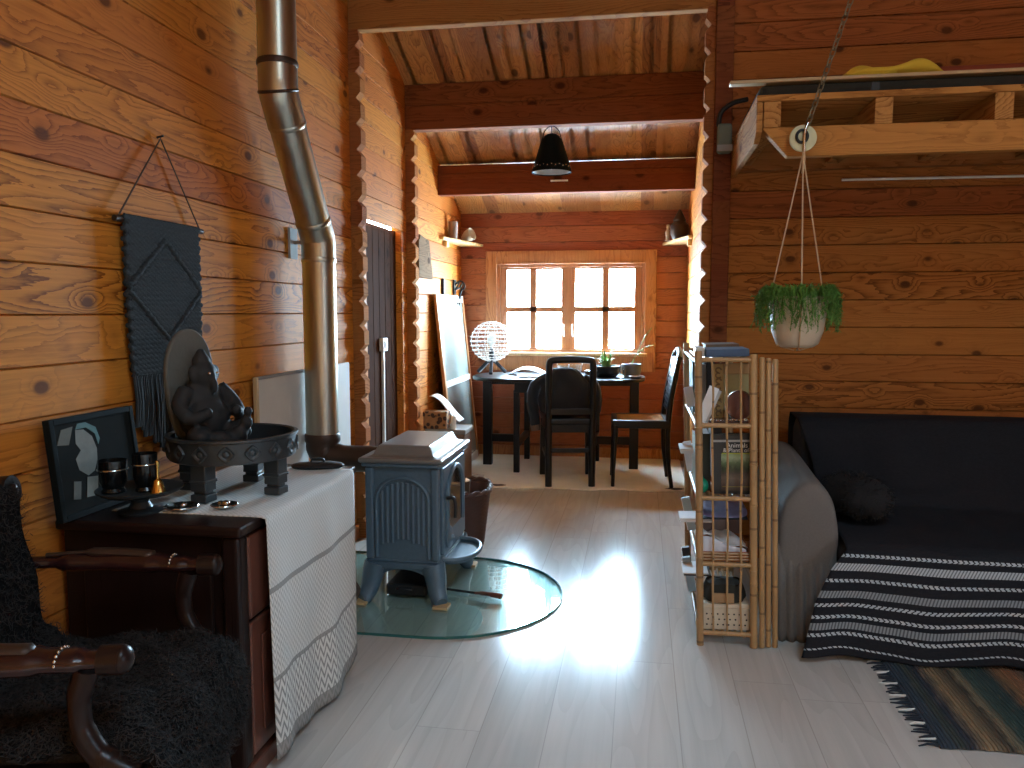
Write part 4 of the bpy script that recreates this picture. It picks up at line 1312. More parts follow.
# small metal stand with cups and a bell
CT = Vector((-1.304, 1.85, KZ+.0005))
cs = thing('cup_stand', 'small dark metal pedestal tray left of the round tray, carrying cups and a bell', 'tray', CT)
m = MB(); m.lathe([(0,.0),(.055,.0),(.058,.006),(.03,.014),(.022,.03),(.03,.046),(.09,.052),(.105,.060),(.108,.066),(.102,.066),(.088,.058),(0,.057)], seg=40)
m.build('pedestal', m_tray, cs, smooth=.6)
def goblet(lab, dx, dy, rr_, h, mt, grp=None):
    t_ = thing('metal_cup', lab, 'cup', CT + Vector((dx, dy, .0585)), group=grp)
    m = MB(); m.lathe([(0,0),(rr_*.8,0),(rr_*.85,.004),(rr_*.7,.012),(rr_*.95,h*.35),(rr_,h),(rr_*.92,h),(rr_*.86,h*.4),(rr_*.5,.016),(0,.015)], seg=26)
    m.build('bowl', mt, t_, smooth=.6)
    m = MB(); m.tube([(rr_*1.01*math.cos(2*PI*k/26), rr_*1.01*math.sin(2*PI*k/26), h*.72) for k in range(26)], .0025, 6, closed=True)
    m.build('band', m_silver, t_, smooth=1)
m_darkmetal = plain('polished_dark_metal', (.05,.05,.05), .18, .9)
goblet('hammered dark metal cup on the left of the pedestal tray', -.055, -.03, .036, .085, m_darkmetal)
goblet('tall polished dark cup in the middle of the pedestal tray', .018, .0, .031, .10, m_darkmetal)
bl = thing('hand_bell', 'small brass hand bell on the right edge of the pedestal tray', 'bell', CT + Vector((.068, -.022, .0595)))
MB().lathe([(.020,0),(.0195,.004),(.0145,.018),(.011,.032),(.004,.038),(0,.038)], seg=24).build('bell_cup', m_brass, bl, smooth=.8)
MB().lathe([(0,.0375),(.004,.0375),(.0035,.07),(.006,.078),(.0055,.084),(0,.086)], seg=14).build('handle', m_brass, bl, smooth=.8)
m = MB(); m.ball((0,0,.005), .005, seg=8); m.build('clapper', m_brass, bl, smooth=1)
# flat silver dishes
for i, (x, y, rr_, lab) in enumerate(((-1.20, 1.872, .045, 'flat silver dish in front of the near leg of the round tray'), (-1.095, 1.905, .036, 'small silver dish right of the near leg of the round tray'))):
    d = thing('silver_dish', lab, 'dish', (x, y, KZ+.0065), group='silver dishes by the round tray')
    MB().lathe([(0,.0005),(rr_*.7,.0005),(rr_,.009),(rr_*.97,.011),(rr_*.68,.004),(0,.004)], seg=32, mod=lambda r,a,z,i_: r*(1+.03*math.cos(12*a)) if i_ in (2,3) else r).build('dish', m_silver, d, smooth=.7)
    m = MB(); m.ball((.003,.002,.012), .011, (1.2,1,.75), seg=10); m.ball((-.014,.006,.011), .009, (1,1.2,.8), seg=10)
    m.build('pebbles', m_silver, d, smooth=1, remesh=.002)
# black oval pan lid
pn = thing('oval_lid', 'black oval iron lid at the far end of the cabinet', 'lid', (-1.075, 2.475, KZ+.0055), (0,0,R(15)))
MB().lathe([(0,0),(.085,0),(.09,.006),(.082,.012),(.03,.017),(0,.018)], seg=32, M=Matrix.Diagonal((1.0,.55,1,1))).build('plate', m_iron, pn, smooth=.8)
m = MB(); m.tube(curve([(-.022,0,.016),(-.016,0,.028),(.016,0,.028),(.022,0,.016)], 4), .004, 6); m.build('handle', m_iron, pn, smooth=1)

# dark portrait leaning on the wall
PF = Vector((-1.426, 1.868, KZ+.0005))
pf = thing('framed_picture', 'dark framed portrait leaning against the left wall behind the pedestal tray', 'picture', PF)
tl = Matrix.Rotation(R(-6), 4, 'Y')
def tilt(m): m._x(m.bm.verts[:], tl); return m
hw, hh, bw = .163, .262, .016
for nm, q in (('frame_side', (-hw,-hw+bw,0,hh)), ('frame_side', (hw-bw,hw,0,hh)), ('frame_rail', (-hw+bw,hw-bw,hh-bw,hh)), ('frame_rail', (-hw+bw,hw-bw,0,bw))):
    m = MB(); m.box(-.010,.010,q[0],q[1],q[2],q[3]); tilt(m).build(nm, m_shade, pf, bevel=.002)
m = MB(); m.box(-.006,.004,-hw+bw-.004,hw-bw+.004,bw-.004,hh-bw+.004)
pic = tilt(m).build('canvas', plain('dark_canvas', (.014,.015,.014), .9, var=.4, scale=8, spec=.05), pf)
def patch(name, poly, col, d=.0045):
    m = MB(); m.prism([(y,z) for y,z in poly], .004, d, 'x'); tilt(m).build(name, plain(name+'_paint', col, .8, var=.3, scale=30, spec=.1), pic)
patch('pale_face', [(-.075,.120),(-.045,.100),(-.02,.108),(-.004,.135),(.0,.165),(-.012,.20),(-.04,.222),(-.07,.225),(-.075,.19),(-.06,.17),(-.082,.15)], (.20,.21,.19))
patch('blue_scarf', [(-.07,.226),(-.03,.226),(.0,.205),(.008,.175),(.016,.19),(.006,.222),(-.03,.24),(-.06,.24)], (.11,.20,.20), .005)
patch('white_collar', [(-.062,.045),(-.02,.042),(-.012,.092),(-.05,.097)], (.24,.25,.22), .005)
patch('grey_collar', [(-.11,.05),(-.085,.045),(-.075,.09),(-.10,.095)], (.14,.145,.13), .005)
patch('pale_hair', [(-.14,.195),(-.10,.19),(-.078,.235),(-.12,.232)], (.13,.13,.11), .005)

# macrame hanging on the wall
MY0, MY1, MZ0, MZ1 = 2.075, 2.462, 1.03, 1.49
mh = thing('macrame_hanging', 'long charcoal macrame wall hanging with a fringe on the left wall', 'wall hanging', (XL+.012, (MY0+MY1)/2, MZ1))
W = dict(parent=mh, world=True)
m = MB(); m.tube([(XL+.016, MY0-.03, MZ1-.002),(XL+.016, MY1+.035, MZ1+.004)], .009, 10); m.build('dowel', m_brown_iron, smooth=.8, **W)
def mac(u, v):
    y = lerp(MY0, MY1, u); z = lerp(MZ1+.012, MZ0, v)
    k = abs(((u-.5)*2))
    dia = abs((v - .45) / .33)
    d = abs(k + dia - 1.0)                    # diamond ridge
    h = .0035*math.sin(u*PI*36)*math.sin(v*PI*64 + (PI/2 if int(u*36) % 2 else 0)) + (.0045 if d < .04 else 0) - (.003 if .045 < d < .09 else 0)
    edge = .006*math.sin(v*PI*30)*(1 if u < .03 or u > .97 else 0)
    return (XL+.022+h, y + (edge if u > .5 else -edge) - .03*max(0, v-.55)*(u-.5)*2, z)
m = MB(); m.grid(mac, 72, 128); m.build('knotted_panel', m_macrame, smooth=2, solid=.012, soff=0, **W)
m = MB()
for i in range(44):
    u = (i+.5)/44
    y = lerp(MY0+.014, MY1-.014, u)
    zl = table(u, [(0,.885),(.35,.80),(.5,.78),(.65,.80),(1,.87)]) + random.uniform(-.015,.015)
    m.tube([(XL+.022, y, MZ0+.012),(XL+.024+random.uniform(0,.006), y+random.uniform(-.004,.004), (MZ0+zl)/2),(XL+.023, y+random.uniform(-.006,.006), zl)], .0046, 5)
m.build('fringe', m_macrame, smooth=1, **W)['kind'] = 'stuff'
m = MB(); m.tube([(XL+.016, MY0-.012, MZ1+.006),(XL+.012, 2.288, 1.760),(XL+.016, MY1+.02, MZ1+.012)], .0028, 6); m.build('cord', m_string, **W)
m = MB(); m.tube([(XL-.004, 2.288, 1.763),(XL+.022, 2.288, 1.768)], .0035, 8); m.build('nail', m_iron, **W)

# ------------------------------------------------------------------ carved armchair with a black sheepskin
AC = thing('armchair', 'carved dark wooden armchair draped with a black sheepskin in the left foreground', 'armchair', (-1.155, 1.375, 0), (0,0,R(13)))
for sy_ in (-1, 1):
    m = MB(); m.tube(curve([(.225,sy_*.225,0),(.235,sy_*.225,.08),(.215,sy_*.225,.25),(.21,sy_*.225,.40)], 5), [.02]*5+[.026]*5+[.028]*5+[.03], 10)
    m.build('leg', m_darkwood, AC, smooth=1)
    # curved arm support sweeping forward to the seat rail
    m = MB(); m.tube(curve([(.165,sy_*.255,.605),(.150,sy_*.256,.55),(.155,sy_*.256,.49),(.185,sy_*.254,.44),(.235,sy_*.25,.405)], 6), [.021]*6+[.019]*6+[.021]*6+[.026]*6+[.03], 12)
    m.build('arm_support', m_darkwood, AC, smooth=1)
    m = MB(); m.bar((-.265,sy_*.225,0),(-.195,sy_*.215,.44),.042,.042,(1,0,0)); m.bar((-.195,sy_*.215,.44),(-.235,sy_*.215,.80),.042,.038,(1,0,0))
    m.build('back_post', m_darkwood, AC, bevel=.008, seg=3)
    m = MB(); m.tube([(-.255,sy_*.215,.81),(-.205,sy_*.215,.815)], [.036,.036], 20); m.ball((-.206,sy_*.215,.815),.018,(.6,1,1),seg=12)
    m.build('carved_finial', m_darkwood, AC, smooth=.8)
    # arm: flat padded oval ending in a carved knuckle
    m = MB(); m.tube(curve([(-.22,sy_*.235,.640),(-.12,sy_*.262,.632),(.0,sy_*.272,.628),(.10,sy_*.262,.625),(.165,sy_*.257,.622),(.205,sy_*.255,.622)], 6), [.022]*6+[.034]*6+[.037]*6+[.031]*6+[.024]*6+[.026], 14, flat=.62)
    arm = m.build('arm', m_armred, AC, smooth=1)
    m = MB(); m.tube([(.19,sy_*.255,.620),(.225,sy_*.255,.620)], [.026,.026], 16); m.ball((.226,sy_*.255,.620), .026, (.7,1,1), seg=14)
    m.build('knuckle', m_darkwood, arm, smooth=1)
    m = MB()
    for k in range(9):
        m.ball((.1275, sy_*.26 + .028*math.cos(PI*k/8), .625 + .019*math.sin(PI*k/8)), .0035, seg=6)
    m.build('bead_row', m_silver, arm, smooth=1)['kind'] = 'stuff'
    m = MB(); m.tube(curve([(-.16,sy_*.255,.652),(-.06,sy_*.27,.653),(.03,sy_*.27,.649),(.085,sy_*.263,.645)], 6), [.008]*6+[.019]*6+[.019]*6+[.008], 10, flat=.5)
    m.build('arm_inlay', m_brown_iron, arm, smooth=1)
m = MB(); m.box(-.225,.245,-.25,-.215,.36,.415); m.box(-.225,.245,.215,.25,.36,.415); m.box(.21,.245,-.215,.215,.36,.415); m.box(-.225,-.19,-.215,.215,.36,.415)
m.build('seat_frame', m_darkwood, AC, bevel=.006)
m = MB(); m.box(-.20,.225,-.22,.22,.40,.435); m.build('seat', m_black_plush, AC, bevel=.015, seg=3)
m = MB(); m.box(-.218,-.20,-.20,.20,.50,.76); m._x(m.bm.verts[:], Matrix.Translation((-.2,0,.5)) @ Matrix.Rotation(R(-6),4,'Y') @ Matrix.Translation((.2,0,-.5)))
m.build('back_panel', m_darkwood, AC, bevel=.006)
def fleece(u, v):
    """sheepskin from over the chair back, down over the seat and its front edge"""
    s_ = v
    x = table(s_, [(0,-.285),(.06,-.27),(.10,-.225),(.16,-.195),(.38,-.155),(.46,-.10),(.80,.20),(.86,.262),(.90,.285),(1,.290)])
    z = table(s_, [(0,.64),(.06,.79),(.10,.835),(.16,.80),(.38,.50),(.46,.462),(.80,.468),(.86,.445),(.90,.39),(1,.27)])
    wdt = table(s_, [(0,.17),(.12,.205),(.38,.21),(.5,.23),(.85,.25),(1,.20)])
    y = (u-.5)*2*wdt*(1 + .05*math.sin(s_*23))
    lump = .010*math.sin(u*17+s_*9)*math.sin(s_*31)
    edge = max(0, abs(u-.5)*2-.8)/.2
    return (x + (lump if s_ < .45 or s_ > .85 else 0), y, z + (lump if .4 < s_ < .87 else 0) - .02*edge*(1 if .42 < s_ < .9 else 0))
m = MB(); m.grid(fleece, 40, 80)
fl = m.build('sheepskin', m_skin, AC, smooth=2, solid=.016, soff=0)
m = MB()
rr = random.Random(5)
for k in range(15000):
    u, v = rr.random(), rr.random() if k % 2 else rr.uniform(.42, 1)
    p = Vector(fleece(u, v)); du = Vector(fleece(min(1,u+.01), v)) - Vector(fleece(max(0,u-.01), v)); dv = Vector(fleece(u, min(1,v+.01))) - Vector(fleece(u, max(0,v-.01)))
    nrm = du.cross(dv).normalized()
    if nrm.z < 0 and v > .2: nrm = -nrm
    if nrm.x < 0 and v < .4 and v > .1: nrm = -nrm
    if v > .86 and nrm.x < 0: nrm = -nrm
    if v < .08 and nrm.x > 0: nrm = -nrm
    t1 = du.normalized(); t2 = nrm.cross(t1)
    a = rr.uniform(0, 2*PI); L = rr.uniform(.010,.026); c_ = rr.uniform(.006,.013)
    d1 = t1*math.cos(a) + t2*math.sin(a); d2 = nrm.cross(d1)
    pts = [p + nrm*(.005 + L*s_) + (d1*math.sin(s_*5)*c_ + d2*(1-math.cos(s_*5))*c_) + Vector((0,0,-.010*s_*s_)) for s_ in (0,.25,.5,.75,1)]
    m.strip(pts, .0016, d2)
m.build('curly_wool', m_wool, fl, normals=False, smooth=2)['kind'] = 'stuff'

# ------------------------------------------------------------------ bamboo shelf and what it holds
SP = Vector((.331, 2.85, 0)); TLT = (0, R(-1.6), 0)     # the whole shelf leans a little to the left
SM = Matrix.Translation(SP) @ Euler(TLT).to_matrix().to_4x4()
HW_, DP = .107, .74
sh = thing('bamboo_shelf', 'narrow open bamboo shelf full of books and papers, left of the sofa', 'shelf', SP, TLT)
def cane(p0, p1, r, par, name, mat, nodes=5, seed=1):
    rr = random.Random(seed)
    p0, p1 = Vector(p0), Vector(p1)
    pts, rs = [], []
    L = (p1-p0).length
    ks = sorted([rr.uniform(.08,.95) for _ in range(nodes)])
    ts = [(0, 1.0)]
    for k in ks:
        e = .004/L
        ts += [(k-2.2*e, 1.0), (k-e*.7, 1.13), (k, .95), (k+e*.7, 1.13), (k+2.2*e, 1.0)]
    ts.append((1, 1.0))
    ts = sorted(ts)
    m = MB()
    m.tube([p0.lerp(p1, t) for t, _ in ts], [r*q for _, q in ts], 10)
    return m.build(name, mat, par, smooth=.9)
TIERS = (.050, .309, .553, .818, 1.054)
for i, (x, y) in enumerate(((-HW_+.012,.0),(HW_-.012,.0),(-HW_+.012,DP),(HW_-.012,DP))):
    cane((x, y, 0.0), (x, y, 1.085 if x < 0 else 1.07), .0135, sh, 'post', m_bamboo2 if x < 0 else m_bamboo, 5, 20+i)
for ti, z in enumerate(TIERS):
    for y in (0, DP):
        cane((-HW_+.01, y, z), (HW_-.01, y, z-.004), .0085, sh, 'cross_bar', m_bamboo, 2, 40+ti)
    for x in (-HW_+.012, HW_-.012):
        cane((x, .0, z-.012), (x, DP, z-.012), .0085, sh, 'side_bar', m_bamboo2, 4, 60+ti)
    m = MB()
    for k in range(8):
        x = -HW_+.028 + k*(2*HW_-.056)/7
        m.tube([(x, .006, z-.004),(x, DP-.006, z-.004)], .0062, 6)
    m.bar((-HW_+.02,.12,z-.013),(HW_-.02,.12,z-.013),.014,.008).bar((-HW_+.02,DP-.12,z-.013),(HW_-.02,DP-.12,z-.013),.014,.008)
    m.build('slatted_board', m_bamboo2, sh, smooth=.8)
for y in (-.002, DP+.002):
    for k, x in enumerate((-.047, 0.002, .052)):
        for a, b in zip(TIERS, TIERS[1:]):
            m = MB(); m.tube(curve([(x, y, a+.004),(x+random.uniform(-.004,.004), y, (a+b)/2),(x+random.uniform(-.002,.002), y, b-.004)], 4), .0042, 6)
            m.build('thin_rod', m_bamboo, sh, smooth=1)
# items stand in the shelf's own leaning frame
def item(name, label, cat, p, rz=0, group=None):
    e = Matrix.Translation(Vector(p))
    M = SM @ e @ Matrix.Rotation(rz, 4, 'Z')
    o = thing(name, label, cat, M.translation, M.to_euler(), group)
    return o
SZ = .0035                                    # top of a slatted board above its tier height
def book(name, label, p, dx, dy, dz, cover, rz=0, spine='-x', group=None, lean=0.0, pages=None):
    """dx thickness etc; pages inset between two covers"""
    b = item(name, label, 'book', p, rz, group)
    LM = Matrix.Rotation(lean, 4, 'Y')
    t = .0025
    m = MB()
    if spine == '-y':        # standing or lying book whose covers are the two x faces
        for q in ((0,t,0,dy,0,dz),(dx-t,dx,0,dy,0,dz),(t,dx-t,0,t,0,dz)): m.box(*q)
    elif spine == '-x':      # lying flat
        for q in ((0,dx,0,dy,0,t),(0,dx,0,dy,dz-t,dz),(0,dx,0,t,t,dz-t)): m.box(*q)
    else:                    # covers are the two y faces
        for q in ((0,dx,0,t,0,dz),(0,dx,dy-t,dy,0,dz),(dx-t,dx,t,dy-t,0,dz)): m.box(*q)
    m._x(m.bm.verts[:], LM)
    m.build('cover', cover, b)
    m = MB()
    if spine == '-y': m.box(t,dx-t,t,dy-.004,.003,dz-.003)
    elif spine == '-x': m.box(.004,dx-.003,t,dy-.003,t,dz-t)
    else: m.box(.004,dx-t,t,dy-t,.003,dz-.003)
    m._x(m.bm.verts[:], LM)
    m.build('pages', pages or m_paper, b)
    return b
def cloth_col(n, c, r=.6): return plain(n, c, r, var=.2, scale=30)
# top tier: blue magazine and a pale box
book('magazine', 'blue magazine lying flat on top of the bamboo shelf', (-.065, .03, 1.054+SZ+.0035), .15, .20, .026, cloth_col('blue_cover', (.05,.10,.19)))
b = item('paper_box', 'small pale carton on top of the bamboo shelf, left of the blue magazine', 'box', (-.098, .05, 1.0615), 0)
m = MB(); m.box(0,.030,0,.16,0,.030); m.build('carton', cloth_col('pale_carton', (.55,.56,.54)), b, bevel=.002)
m = MB(); m.box(-.001,.031,-.001,.161,.0225,.0315); m.build('lid', cloth_col('pale_carton_lid', (.62,.63,.60)), b, bevel=.002)
book('paperback', 'brown paperback lying on top of the shelf behind the blue magazine', (-.04, .36, 1.0615), .13, .20, .030, cloth_col('brown_cover', (.16,.09,.05)))
# second tier from the top
Z = .818 + SZ
fr_ = item('framed_relief', 'carved gilt picture frame standing on the second shelf of the bamboo shelf', 'picture frame', (-.028, .17, Z), 0)
m = MB(); m.box(0,.13,0,.012,0,.205)
m.build('backing', cloth_col('olive_backing', (.36,.30,.13)), fr_)
m = MB(); m.box(0,.036,-.010,-.0005,0,.205); cf = m.build('side_rail', plain('gilt_carving', (.42,.27,.10), .5, .2), fr_, bevel=.003)
m = MB()
for k in range(9):
    zz = .018 + k*.0205
    m.tube([(.018+.010*math.cos(a), -.0115, zz+.009*math.sin(a)) for a in [2*PI*q/12+(k % 2) for q in range(10)]], .0032, 6)
m.build('scroll', plain('gilt_scroll', (.20,.12,.05), .5, .2), cf, smooth=1)
m = MB(); m.box(.036,.13,-.010,-.0005,.165,.205); m.build('top_rail', plain('gilt_rail', (.40,.25,.11), .5, .2), fr_, bevel=.003)
m = MB(); m.box(.036,.13,-.010,-.0005,0,.03); m.build('bottom_rail', plain('gilt_rail_low', (.36,.22,.09), .5, .2), fr_, bevel=.003)
pl2 = item('round_plaque', 'dark round wooden plaque leaning at the right end of the second shelf', 'plaque', (.062, .06, Z+.001), R(20))
m = MB(); m.lathe([(0,0),(.05,0),(.054,.004),(.054,.010),(.047,.013),(0,.011)], (0,0,0), 30, Matrix.Translation((0,.03,.0565)) @ Euler((R(80),0,0)).to_matrix().to_4x4())
m.build('disc', m_redwood, pl2, smooth=.6)
m = MB(); m.tube([(.0535*math.cos(a), .03-.0063-.00*a, .0575+.0535*math.sin(a)) for a in [2*PI*k/30 for k in range(30)]], .0022, 6, closed=True); m.build('rim', m_silver, pl2, smooth=1)
rp = item('rolled_paper', 'two-tone folded white leaflet tilted to the right on the second shelf', 'leaflet', (-.082, .045, Z), 0)
m = MB(); m.bar((-.004,0,.004),(.048,.01,.128),.004,.036,(1,0,0)); m.build('front_leaf', m_paper, rp)
m = MB(); m.bar((.008,.0,.004),(.060,.012,.118),.004,.03,(1,0,0)); m.build('back_leaf', cloth_col('grey_leaf', (.45,.47,.48)), rp)
bxs = (('dark green book standing near the left edge of the second shelf', (-.094,.33,Z), .03,.22,.205,(.03,.05,.04)), ('grey book standing beside the dark green book on the second shelf', (-.062,.35,Z), .022,.2,.19,(.25,.26,.25)),
       ('black book standing third in the row on the second shelf', (-.038,.34,Z), .03,.2,.21,(.015,.015,.018)))
for lab, p, dx, dy, dz, c in bxs:
    book('hardback_book', lab, p, dx, dy, dz, cloth_col('cover_'+lab[:9].replace(' ','_'), c), spine='-y')
tr_ = item('woven_tray', 'flat woven tray of trinkets along the front edge of the second shelf', 'tray', (-.085, .012, Z), 0)
m = MB(); m.box(.03,.165,0,.028,0,.006); m.build('base', m_wick, tr_)
m = MB()
for k in range(12): m.ball((.038+k*.0105, .014+.006*math.sin(k*2), .0095), .0052, seg=6)
m.build('beads', m_silver, tr_, smooth=1)['kind'] = 'stuff'
# third tier: the dark picture book facing the room
Z = .553 + SZ
pb = book('picture_book', 'large dark picture book with white title and green landscape cover, facing the room', (-.042, .05, Z), .135, .026, .222, cloth_col('book_black', (.014,.02,.024), .35), spine='y')
def face(name, x0, x1, z0, z1, mat, d=.0006):
    m = MB(); m.box(x0,x1,-d,-.0001,z0,z1); return m.build(name, mat, pb)
def landscape():
    t = NT('cover_landscape')
    x, y, z = t.xyz()
    nz = t.noise(t.vec(t.math('MULTIPLY', x, 30.0), 0.0, t.math('MULTIPLY', z, 30.0)), 1.0, 4.0, .7)
    q = t.math('ADD', t.math('DIVIDE', z, .16), t.math('MULTIPLY', t.math('SUBTRACT', nz, .5), .28))
    c = t.ramp(q, [(0,(.02,.018,.014)),(.18,(.07,.05,.04)),(.36,(.15,.115,.085)),(.48,(.06,.05,.04)),(.60,(.03,.05,.02)),(.72,(.10,.16,.07)),(.84,(.32,.42,.26)),(1,(.20,.30,.06))])
    return t.out(c, .35)
face('cover_photograph', .030, .132, .012, .148, landscape())
face('top_band', .002, .132, .192, .200, cloth_col('band_grey', (.40,.42,.43)))
face('yellow_rule', .032, .132, .148, .152, cloth_col('rule_yellow', (.40,.45,.05)))
face('low_rule', .034, .130, .026, .0275, cloth_col('rule_olive', (.30,.30,.05)), .0008)
def text_mesh(name, body, size, par, loc, mat, rot=(R(90),0,0)):
    c = bpy.data.curves.new(name, 'FONT'); c.body = body; c.size = size; c.extrude = .0003; c.align_x = 'CENTER'
    tmp = bpy.data.objects.new(name, c); COL.objects.link(tmp)
    dg = bpy.context.evaluated_depsgraph_get()
    me = bpy.data.meshes.new_from_object(tmp.evaluated_get(dg))
    bpy.data.objects.remove(tmp)
    me.materials.clear(); me.materials.append(mat)
    o = bpy.data.objects.new(name, me); COL.objects.link(o)
    o.parent = par; o.location = loc; o.rotation_euler = rot
    return o
m_ink = plain('title_white', (.75,.75,.74), .5)
text_mesh('title_line', 'Animals', .024, pb, (.086, -.001, .172), m_ink)
text_mesh('title_line', '& Plants of', .021, pb, (.082, -.001, .155), m_ink)
gb_ = item('green_bowl', 'emerald green glass ball on the third shelf behind the left post', 'ornament', (-.078, .06, Z+.001), 0)
m = MB(); m.ball((0,0,.028), .028, (.8,1,1), seg=20); m.build('ball', plain('emerald_glass', (.0,.22,.12), .12, spec=.8), gb_, smooth=2)
m = MB(); m.lathe([(.006,.052),(.007,.060),(.003,.064),(0,.064)], seg=12); m.build('stopper', plain('emerald_stopper', (.0,.12,.08), .2), gb_, smooth=2)
for lab, p, dx, dy, dz, c in (('black-spined book standing left of the large picture book', (-.074,.10,Z), .028,.16,.215,(.018,.03,.022)),
                              ('pale green book standing at the left edge of the third shelf', (-.099,.13,Z), .022,.17,.20,(.34,.42,.38)),
                              ('tall dark book standing behind the large picture book', (-.02,.30,Z), .035,.2,.215,(.03,.025,.02))):
    book('hardback_book', lab, p, dx, dy, dz, cloth_col('cover_'+lab[:9].replace(' ','_'), c), spine='-y')
# fourth tier: folded cloths over papers
Z = .309 + SZ
m = MB(); 
def fold(u, v):
    a = u*2*PI
    return (.088*se(math.cos(a), .35)*(1+.02*math.sin(9*v)), .11 + (v-.5)*.22, .019 + .0185*se(math.sin(a), .6)*(1+.08*math.sin(14*v+3*u)))
ob = item('orange_basket', 'flat orange-brown basket on the fourth shelf under white papers', 'basket', (-.002, .02, Z), 0)
m = MB(); m.box(-.085,.085,0,.24,0,.004).box(-.088,.088,-.002,.002,0,.036).box(-.088,.088,.24,.244,0,.036).box(-.088,-.084,.002,.24,0,.036).box(.084,.088,.002,.24,0,.036)
m.build('body', plain('orange_cane', (.36,.13,.045), .6, var=.35, scale=60, bump=.5), ob)
for k in range(3):
    m = MB(); m.tube([(-.088, -.0045, .008+.011*k),(.088, -.0045, .008+.011*k)], .004, 6); m.build('band', m_bamboo, ob, smooth=1)
pw = item('crumpled_paper', 'white crumpled paper sheet heaped in the orange basket', 'paper', (-.002, .03, Z+.006), 0)
m = MB(); m.grid(lambda u, v: (lerp(-.080,.080,u), lerp(.0,.20,v), .03 + .055*(1-u)**.8*(1-.4*v) + .010*math.sin(8*u+3*v) + .006*math.sin(17*u*v+2)), 22, 16)
m.build('sheet', m_paper, pw, smooth=2, solid=.002)
m = MB(); m.grid(lambda u, v: (lerp(-.078,.076,u), -.0005-.002*v, lerp(.012, .03 + .055*(1-u)**.8 + .006*math.sin(8*u), v)), 20, 4)
m.build('folded_edge', plain('blue_white_paper', (.66,.70,.80), .8), pw, smooth=2, solid=.001)
pc = item('purple_cloth', 'folded lilac cloth hanging under the third shelf, above the white paper', 'cloth', (.0, .04, Z+.152), 0)
m = MB(); m.grid(lambda u, v: (.078*se(math.cos(2*PI*u), .4), lerp(0,.20,v), .020*se(math.sin(2*PI*u), .6) + .026), 40, 10, closeu=True)
m.build('fold', plain('lilac_cloth', (.30,.26,.42), .9, var=.3, scale=20), pc, smooth=2)
m = MB(); m.box(-.080,.080,-.002,.20,-.001,.005); m.build('black_edge', m_fabricblue, pc)
gc = item('grey_folder', 'mauve-grey folder standing on the fourth shelf behind the white paper', 'folder', (-.085, .285, Z), 0)
m = MB(); m.box(0,.17,0,.02,0,.15); m.build('folder', plain('mauve_card', (.17,.13,.13), .7), gc, bevel=.002)
m = MB(); m.box(.06,.11,-.002,-.0003,.04,.10); m.build('tab', plain('mauve_label', (.24,.20,.20), .7), gc)
# bottom tier: pierced cream box and dark cloth
Z = .050 + SZ
pbx = item('pierced_box', 'cream box with rows of small holes on the lowest shelf', 'box', (-.083, .02, Z), 0)
m = MB(); m.box(0,.166,0,.16,0,.082); bb = m.build('body', plain('cream_box', (.60,.54,.42), .7), pbx, bevel=.003)
m = MB(); m.box(-.001,.167,-.002,.162,.083,.100); m.build('lid', plain('cream_lid', (.66,.60,.48), .7), pbx, bevel=.003)
for r0 in range(3):
    for k in range(8):
        m = MB(); m.tube([(.014+.0195*k+.005*(r0 % 2), -.0004, .02+.02*r0),(.014+.0195*k+.005*(r0 % 2), -.0012, .02+.02*r0)], .0034, 8); m.build('hole', m_iron, pbx)
dc = item('dark_scarf', 'dark scarf crumpled on top of the cream pierced box', 'scarf', (-.002, .085, Z+.1015), 0)
m = MB(); m.grid(lambda u, v: (.080*(1-.25*v)*math.cos(2*PI*u)*(1+.08*math.sin(10*PI*u)), .075*(1-.25*v)*math.sin(2*PI*u), .002 + .060*v**.6 + .006*math.sin(6*PI*u)*v), 40, 8, closeu=True)
m.grid(lambda u, v: (.060*v*math.cos(2*PI*u), .0563*v*math.sin(2*PI*u), .0605 + .012*(1-v)), 40, 3, closeu=True)
m.build('folds', m_darkstuff, dc, smooth=2)
m = MB(); m.box(-.045,.03,-.078,-.068,.004,.04); m.build('tan_corner', plain('tan_cloth', (.36,.22,.11), .9), dc, bevel=.003)
